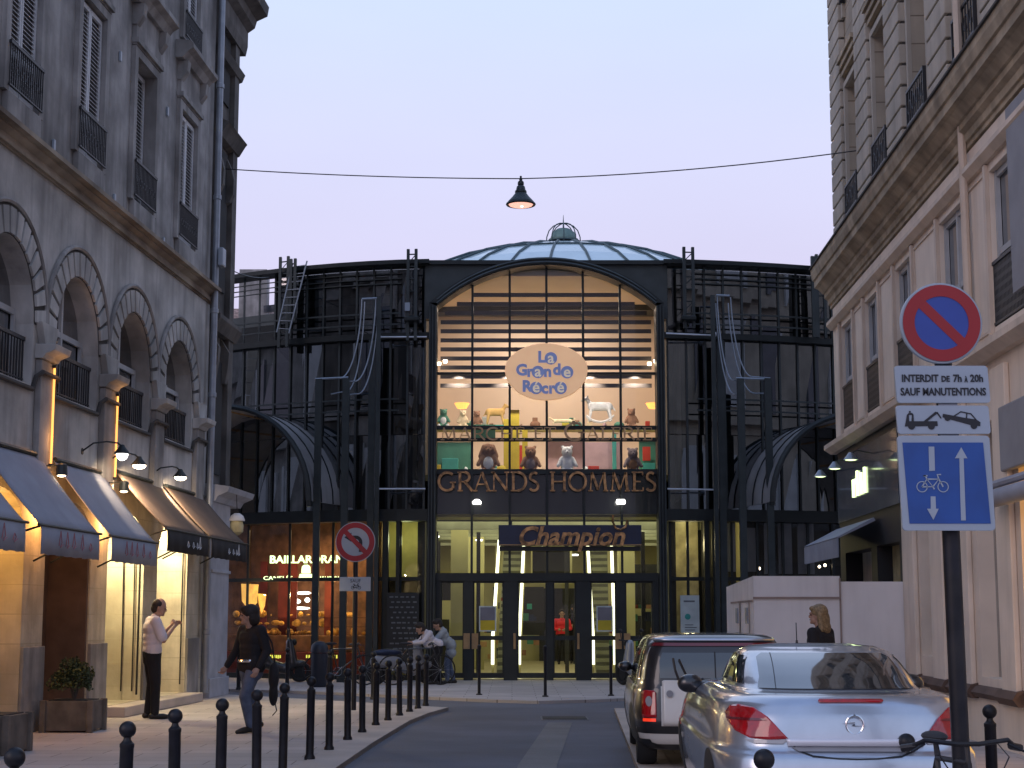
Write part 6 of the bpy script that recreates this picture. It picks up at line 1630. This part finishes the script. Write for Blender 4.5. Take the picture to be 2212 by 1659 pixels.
    for s, v in ((-1,'left'),(1,'right')):
        D([(.35,.87),(2.6,.87),(2.35,1.15),(.42,1.15)],v,'side_window','window_dark',off=.006)
        D(band([(.22,.86),(.30,1.18)],.02),v,'pillar_strip','silver_paint',off=.01)
        for yc in (.62,3.2): D([(yc+.35*cos(a),.28+.35*sin(a)) for a in [pi*k/14 for k in range(15)]]+[(yc-.35,.20),(yc+.35,.20)],v,'wheel_arch','trim_black',off=.004)
        D([(.1,.20),(3.7,.20),(3.7,.29),(.1,.29)],v,'sill_trim','trim_black',off=.006)
        mb = MB(); mb.ell((s*.84,2.45,.93),(.075,.06,.06),14,8); mb.tube([(s*.70,2.5,.92),(s*.84,2.46,.92)], .03, 6); mb.build('wing_mirror', 'dark_paint', c, smooth=True)
    for x in (-.745,.745):
        for y in (.62,3.2): wheel(c, x, y, .30, .20)
    return c
make_white()
# ================================================================ BICYCLES AND MOPEDS
def bicycle(loc, rz, label, m='bollard_black', grp=None, h=1.0):
    o = empty('bicycle', loc, rz, label, 'bicycle', grp); r = .33*h      # rolls along x
    for x in (-.52*h,.52*h):
        mb = MB(); mb.torus((x,0,r),r-.015,.017,'y',32,6); wo = mb.build('wheel', 'tyre', o, smooth=True)
        mb = MB()
        for k in range(12): t = 2*pi*k/12; mb.tube([(x,0,r),(x+(r-.02)*cos(t),0,r+(r-.02)*sin(t))], .0022, 3)
        mb.tube([(x,-.04,r),(x,.04,r)], .016, 8); mb.build('spokes', 'sign_alu', wo)
    mb = MB(); A_ = (-.52*h,0,r); Bb = (-.08*h,0,.30*h); St = (-.20*h,0,.78*h); Hd = (.36*h,0,.80*h); Hb = (.40*h,0,.66*h); Fw = (.52*h,0,r)
    for p, q in ((A_,Bb),(A_,St),(Bb,St),(Bb,Hb),(St,Hd),(Hd,Hb),(Hb,Fw)): mb.tube([p,q], .016, 7)
    mb.build('frame', m, o, smooth=True)
    mb = MB(); mb.tube([(.36*h,0,.80*h),(.345*h,0,.90*h)], .014, 7); mb.tube([(.27*h,-.28,.88*h),(.34*h,-.22,.92*h),(.36*h,-.06,.90*h),(.36*h,.06,.90*h),(.34*h,.22,.92*h),(.27*h,.28,.88*h)], .013, 7); 
    for s in (-1,1): mb.tube([(.29*h,s*.25,.885*h),(.24*h,s*.32,.87*h)], .02, 8); mb.tube([(.33*h,s*.22,.90*h),(.36*h,s*.30,.86*h)], .007, 5)
    for s in (-1,1): mb.tube([(.36*h,s*.16,.90*h),(.47*h,s*.18,.84*h),(.50*h,s*.10,.70*h),(.44*h,s*.02,.62*h)], .004, 4)
    mb.build('handlebar', m, o, smooth=True)
    mb = MB(); mb.ell((-.24*h,0,.90*h),(.14,.065,.03),12,8); mb.tube([St,(-.23*h,0,.88*h)], .014, 6); mb.build('saddle', 'seat_dark', o, smooth=True)
    mb = MB(); mb.torus(Bb,.09,.006,'y',20,4); mb.tube([(Bb[0]-.1,-.05,Bb[2]-.1),(Bb[0],-.04,Bb[2]),(Bb[0],.04,Bb[2]),(Bb[0]+.1,.05,Bb[2]+.1)], .009, 5); mb.build('crank', 'sign_alu', o)
    return o
bicycle((2.37,9.13,-.03), -pi/2+.05, 'dark bicycle locked to the big sign pole, only its handlebar showing over the bottom edge', h=.96)
def moped(loc, rz, label, m, seat, grp=None):
    o = empty('moped', loc, rz, label, 'motor scooter', grp)
    for x in (-.60,.60): mb = MB(); mb.torus((x,0,.24),.19,.05,'y',24,8); mb.lathe([(0,-.03),(.13,-.03),(.13,.03),(0,.03)],(x,0,.24),14,'y'); mb.build('wheel', 'tyre', o, smooth=True)
    blob('body', [('c',(-.62,0,.50),(-.15,0,.50),.15,.13),('c',(-.15,0,.42),(.25,0,.30),.13,.12),('c',(.25,0,.30),(.42,0,.42),.12,.12),('c',(.42,0,.42),(.36,0,.90),.14,.09),('e',(.60,0,.42),(.17,.08,.09))], m, o, vox=.025)
    mb = MB(); mb.ell((-.35,0,.70),(.36,.13,.08),16,8); mb.build('seat', seat, o, smooth=True)
    mb = MB(); mb.tube([(.34,-.32,.98),(.38,-.1,.96),(.38,.1,.96),(.34,.32,.98)], .018, 6); mb.ell((.46,0,.90),(.06,.08,.08),12,8)
    mb.tube([(.44,0,.55),(.60,0,.24)], .03, 6)
    for s in (-1,1): mb.tube([(.36,s*.24,.98),(.34,s*.30,1.16)], .008, 5); mb.ell((.33,s*.30,1.18),(.02,.06,.04),10,6)
    mb.build('handlebar', 'trim_black', o, smooth=True)
    return o
MG = 'motor scooters and bikes parked before the market'
gx, gy = G(1385,1482); moped((gx,gy,0), 2.2, 'motor scooter with pale fairing half hidden behind the white and black car', 'sign_alu', 'seat_dark', MG)
gx, gy = G(868,1478); moped((gx,gy,0), .5, 'motor scooter with a pale blue-grey cover beside the bending couple', 'panel_grey', 'navy', MG)
gx, gy = G(590,1474); moped((gx,gy,0), .2, 'dark motor scooter behind the walking person', 'dark_paint', 'seat_dark', MG)
gx, gy = G(737,1481); bicycle((gx,gy,0), .3, 'dark bicycle standing just right of the litter bin', 'dark_paint', MG)
gx, gy = G(900,1480); bicycle((gx,gy,0), .1, 'bicycle held by the person in the white jacket', 'dark_paint', MG)
# ================================================================ PEOPLE
def hand(P_, w_, d, up, side, curl=.5, s=1.0):
    """palm and five fingers from wrist w_ along d; side = direction of the thumb"""
    w_ = Vector(w_); d = Vector(d).normalized(); side = Vector(side); side = (side-d*side.dot(d)).normalized(); nrm = d.cross(side)
    P_.append(('c', tuple(w_), tuple(w_+d*.055*s), .024*s, .032*s)); k = w_+d*.075*s
    for i, ln in enumerate((.072,.080,.074,.058)):
        b = k+side*((1.5-i)*.0185*s); P_.append(('c', tuple(k-d*.02), tuple(b), .022*s, .0105*s))
        m_ = b+(d*cos(curl*.8)+nrm*sin(curl*.8))*ln*.5*s; e = m_+(d*cos(curl*2)+nrm*sin(curl*2))*ln*.5*s
        P_ += [('c',tuple(b),tuple(m_),.0100*s,.0090*s),('c',tuple(m_),tuple(e),.0090*s,.0078*s)]
    b = w_+d*.02*s+side*.026*s; m_ = b+(d*.7+side*.6)*.035*s; e = m_+(d*.9+side*.1+nrm*.3)*.030*s
    P_ += [('c',tuple(b),tuple(m_),.0125*s,.0110*s),('c',tuple(m_),tuple(e),.0110*s,.0090*s)]
def person(label, loc, rz, J, top, bottom, hairm, hair='short', sleeve='long', coat=0, group=None, shoes='shoe', k=1.0, look=0.0, thumb=(0,0,1), curl=.6, skirt=None, belt=None, girth=1.0):
    """joints in a frame facing +x; left is +y"""
    o = empty('person', loc, rz, label, 'person', group)
    V = lambda n: Vector(J[n])*k
    hd = V('head'); nk = V('neck'); shl, shr = V('shl'), V('shr'); ell_, elr = V('ell'), V('elr'); wl, wr_ = V('wl'), V('wr'); hp = V('hip')
    knl, knr, anl, anr = V('knl'), V('knr'), V('anl'), V('anr')
    f = Vector((cos(look), sin(look), J.get('nod',0))).normalized(); sd = Vector((-sin(look), cos(look), 0)); up = f.cross(sd)
    B = []
    chest = (shl+shr)/2-Vector((0,0,.10*k)); waist = hp+(chest-hp)*.42
    def lim(a, b, r0, r1): B.append(('c',tuple(a),tuple(b),r0*k,r1*k))
    B.append(('e',tuple(hd+up*.02),(.092*k,.078*k,.112*k)))
    B += [('e',tuple(hd+f*.045*k-up*.055*k),(.050*k,.052*k,.060*k)),('e',tuple(hd+f*.10*k-up*.015*k),(.018*k,.014*k,.024*k)),('e',tuple(hd+f*.078*k-up*.088*k),(.024*k,.026*k,.020*k))]
    for s in (-1,1): B.append(('e',tuple(hd+sd*s*.080*k-up*.01),(.018*k,.014*k,.030*k)))
    B.append(('e',tuple(hd+f*.085*k+up*.025*k),(.014*k,.045*k,.012*k)))
    lim(nk-Vector((0,0,.06*k)), hd-up*.06*k, .058, .052)
    for a, b, c_ in ((shl,ell_,wl),(shr,elr,wr_)): lim(a,b,.046,.038); lim(b,c_,.038,.026)
    lim(chest+Vector((0,.07,0)), chest-Vector((0,.07,0)), .09, .09); lim(chest,waist,.10,.095); lim(waist,hp,.095,.10)
    for a, b, c_, s in ((hp+Vector((0,.085*k,-.03)),knl,anl,1),(hp-Vector((0,.085*k,.03)),knr,anr,-1)): lim(a,b,.075,.052); lim(b,c_,.050,.036)
    hb_ = []
    hand(B, wl, wl-ell_, None, thumb, curl, k); hand(B, wr_, wr_-elr, None, thumb, curl, k)
    blob('body', B, 'skin', o, vox=.0075, smooth=2)
    mb = MB()
    for s in (-1,1): mb.ell(tuple(hd+f*.088*k+sd*s*.031*k+up*.004), (.009*k,.013*k,.007*k), 10, 6)
    mb.ell(tuple(hd+f*.096*k-up*.055*k), (.006*k,.022*k,.005*k), 10, 6); mb.build('eyes_and_mouth', 'hair_dark', o, smooth=True)
    # clothing
    T = []
    def tl(a, b, r0, r1): T.append(('c',tuple(a),tuple(b),r0*k*girth,r1*k*girth))
    q = Vector((0,.085*k,0)); sh_d = (shl-shr).normalized()*.09*k
    tl(chest+sh_d, chest-sh_d, .115, .115); tl(chest+sh_d*.8-Vector((0,0,.12*k)), chest-sh_d*.8-Vector((0,0,.12*k)), .112, .112); tl(waist+q*.8,waist-q*.8,.108,.108); tl(hp+q+Vector((0,0,.04)),hp-q+Vector((0,0,.04)),.108,.108)
    tl(shl,shr,.062,.062); tl(shl,chest,.065,.1); tl(shr,chest,.065,.1)
    T.append(('c',tuple(nk-Vector((0,0,.05*k))),tuple(nk-Vector((0,0,.015*k))),.075*k,.062*k))
    for a, b, c_ in ((shl,ell_,wl),(shr,elr,wr_)):
        if sleeve == 'long': tl(a,b,.066,.054); tl(b,b+(c_-b)*.93,.053,.040)
        else: tl(a,a+(b-a)*.82,.068,.066)
    if coat: tl(hp+q*1.1-Vector((0,0,coat)),hp-q*1.1-Vector((0,0,coat)),.12,.12); tl(hp+q*1.05,hp-q*1.05,.12,.12)
    blob('top', T, top, o, vox=.011, smooth=6)
    T = []
    tl(hp+q*.9,hp-q*.9,.106,.106)
    for s, a, b in ((1,knl,anl),(-1,knr,anr)):
        h0 = hp+q*s*1.0-Vector((0,0,.03)); tl(hp+q*s*.9,h0-Vector((0,0,.08*k)),.104,.098); tl(h0,a,.097,.068); tl(a,b+Vector((0,0,.01)),.066,.055)
    if skirt: tl(hp+q*.9-Vector((0,0,.3)),hp-q*.9-Vector((0,0,.3)),.15,.15)
    blob('trousers', T, bottom, o, vox=.012, smooth=6)
    for a, sgn in ((anl,J.get('fl',0)),(anr,J.get('fr',0))):
        d = Vector((cos(look*.3),sin(look*.3)*.3,-sgn)).normalized(); mb = MB()
        p0 = a+Vector((-.05*k,0,-.045*k)); p1 = a+d*.11*k+Vector((0,0,-.05*k)); p2 = a+d*.19*k+Vector((0,0,-.058*k))
        blob('shoe', [('c',tuple(p0),tuple(p1),.040*k,.042*k),('c',tuple(p1),tuple(p2),.042*k,.030*k),('c',tuple(a),tuple(p0+Vector((.02,0,.01))),.045*k,.040*k)], shoes, o, vox=.009, smooth=2)
    Hh = []
    if hair == 'bald':
        Hh = [('e',tuple(hd-f*.028*k+up*.030*k),(.092*k,.090*k,.088*k)),('e',tuple(hd-f*.058*k-up*.03*k),(.058*k,.080*k,.072*k))]
    elif hair == 'short':
        Hh = [('e',tuple(hd-f*.018*k+up*.045*k),(.105*k,.092*k,.095*k)),('e',tuple(hd-f*.055*k-up*.02*k),(.062*k,.086*k,.085*k)),('e',tuple(hd+f*.05*k+up*.10*k),(.05*k,.06*k,.03*k))]
    elif hair == 'bushy':
        Hh = [('e',tuple(hd-f*.025*k+up*.05*k),(.12*k,.11*k,.105*k)),('e',tuple(hd-f*.06*k-up*.04*k),(.08*k,.10*k,.10*k)),('e',tuple(hd+f*.06*k+up*.09*k),(.055*k,.07*k,.04*k)),('e',tuple(hd-f*.05*k+sd*.06-up*.02),(.06*k,.05*k,.08*k))]
    elif hair == 'long':
        Hh = [('e',tuple(hd-f*.02*k+up*.045*k),(.112*k,.10*k,.10*k)),('e',tuple(hd-f*.065*k-up*.06*k),(.075*k,.10*k,.13*k)),('e',tuple(hd-f*.085*k-up*.15*k),(.06*k,.10*k,.09*k)),('c',tuple(hd+sd*.075-f*.02),tuple(hd+sd*.085-up*.17-f*.045),.035*k,.04*k),('c',tuple(hd-sd*.075-f*.02),tuple(hd-sd*.085-up*.17-f*.045),.035*k,.04*k),('e',tuple(hd+f*.055*k+up*.085*k),(.045*k,.07*k,.035*k))]
    blob('hair', Hh, hairm, o, vox=.01, smooth=3)
    if belt:
        mb = MB(); mb.torus(tuple(hp+Vector((0,0,.04))),.165*k,.02,'z',24,6); b_ = mb.build('belt', belt, o, smooth=True)
    return o
# man in the white shirt, facing right, holding something up in both hands
gx, gy = G(326,1553)
Jm = dict(head=(.075,0,1.565), nod=-.28, neck=(.01,0,1.44), shl=(-.01,.19,1.37), shr=(-.01,-.19,1.37), ell=(.10,.25,1.10), elr=(.09,-.26,1.10), wl=(.27,.10,1.30), wr=(.28,-.08,1.30), hip=(-.01,0,.93), knl=(.02,.09,.50), knr=(.03,-.09,.50), anl=(-.02,.10,.09), anr=(.03,-.10,.09))
mo = person('standing man in a white short-sleeved shirt and black trousers, hands raised before his chest', (gx,gy,0), .42, Jm, 'shirt_white', 'cloth_black', 'hair_dark', 'bald', 'short', thumb=(.2,0,1), curl=.9, look=-.3, k=1.035, girth=1.16)
# walking person in dark jacket
gx, gy = G(540,1583)
Jw = dict(head=(.07,.02,1.50), neck=(.02,0,1.37), shl=(.0,.20,1.31), shr=(.0,-.20,1.31), ell=(-.06,.26,1.05), elr=(.02,-.31,1.06), wl=(.10,.30,.83), wr=(.12,-.40,.84), hip=(0,0,.88), knl=(.14,.07,.47), knr=(-.02,-.09,.48), anl=(.04,.06,.10), anr=(-.17,-.08,.14), fl=.1, fr=.55)
wk = person('walking person with dark hair, black jacket and jeans, striding left behind the bollards', (gx,gy,0), pi+.75, Jw, 'cloth_black', 'denim', 'hair_dark', 'bushy', 'long', coat=.02, look=-.55, belt='chrome', thumb=(1,0,0), curl=.6, girth=1.12)
bg_ = empty('shoulder_bag', (gx+.30,gy-.05,.0), .3, 'black bag with a trailing strap at the hip of the walking person', 'bag')
blob('bag_body', [('e',(0,0,.72),(.07,.12,.19)),('e',(0,0,.50),(.06,.10,.16))], 'cloth_black', bg_, vox=.015); mb = MB(); mb.tube([(0,-.05,.9),(-.05,-.12,1.15),(-.15,-.1,1.32)], .012, 6); mb.tube([(.02,0,.4),(.05,.02,.28),(.0,.04,.22)], .008, 5); mb.build('strap', 'cloth_black', bg_)
# blonde woman
gy = 20.6; gx = (1765-1106)/3550*gy
Jb = dict(head=(.03,0,1.505), neck=(0,0,1.37), shl=(.0,.18,1.29), shr=(.0,-.18,1.29), ell=(-.05,.24,1.03), elr=(.0,-.24,1.03), wl=(.10,.24,.84), wr=(.16,-.22,.86), hip=(0,0,.88), knl=(.12,.08,.47), knr=(-.04,-.08,.47), anl=(.10,.08,.08), anr=(-.20,-.08,.12), fr=.5)
person('woman with shoulder-length blonde hair and a black top walking left behind the silver car', (gx,gy,0), pi-.75, Jb, 'cloth_black', 'cloth_black', 'hair_blonde', 'long', 'long', look=.55, girth=1.1)
# couple bending over the bikes
cg = 'couple by the parked two-wheelers'
gx, gy = G(938,1478)
Jc = dict(head=(.32,0,1.22), nod=-.5, neck=(.20,0,1.16), shl=(.14,.18,1.12), shr=(.14,-.18,1.12), ell=(.30,.22,.93), elr=(.30,-.22,.93), wl=(.50,.14,.90), wr=(.50,-.14,.90), hip=(-.08,0,.84), knl=(.02,.09,.45), knr=(-.05,-.09,.45), anl=(.0,.09,.08), anr=(-.14,-.09,.08))
person('person in a white jacket and dark trousers bending left over the parked bikes', (gx,gy,0), pi+.25, Jc, 'shirt_white', 'cloth_black', 'hair_dark', 'short', 'long', group=cg)
gx, gy = G(966,1476)
person('person in a grey coat and jeans leaning just behind the one in the white jacket', (gx,gy,0), pi+.1, dict(Jc, head=(.22,0,1.30), neck=(.12,0,1.22), shl=(.08,.18,1.16), shr=(.08,-.18,1.16)), 'coat_grey', 'denim', 'hair_dark', 'short', 'long', coat=.16, group=cg)
# inside the market
Ji = dict(head=(0,0,1.50), neck=(0,0,1.36), shl=(0,.19,1.29), shr=(0,-.19,1.29), ell=(.04,.26,1.05), elr=(.04,-.26,1.05), wl=(.18,.12,1.02), wr=(.18,-.12,1.02), hip=(0,0,.88), knl=(.03,.09,.47), knr=(.0,-.09,.47), anl=(.02,.1,.08), anr=(-.06,-.1,.08))
person('person in a bright red jacket standing inside the market behind the central doors', (1.55,51.5,0.02), -pi/2, Ji, 'cloth_red', 'cloth_black', 'hair_dark', 'short', 'long', k=1.03)
person('tall person in black inside the market, right behind the one in red', (1.98,52.3,.02), -pi/2, Ji, 'cloth_black', 'cloth_black', 'hair_dark', 'short', 'long', k=1.14)
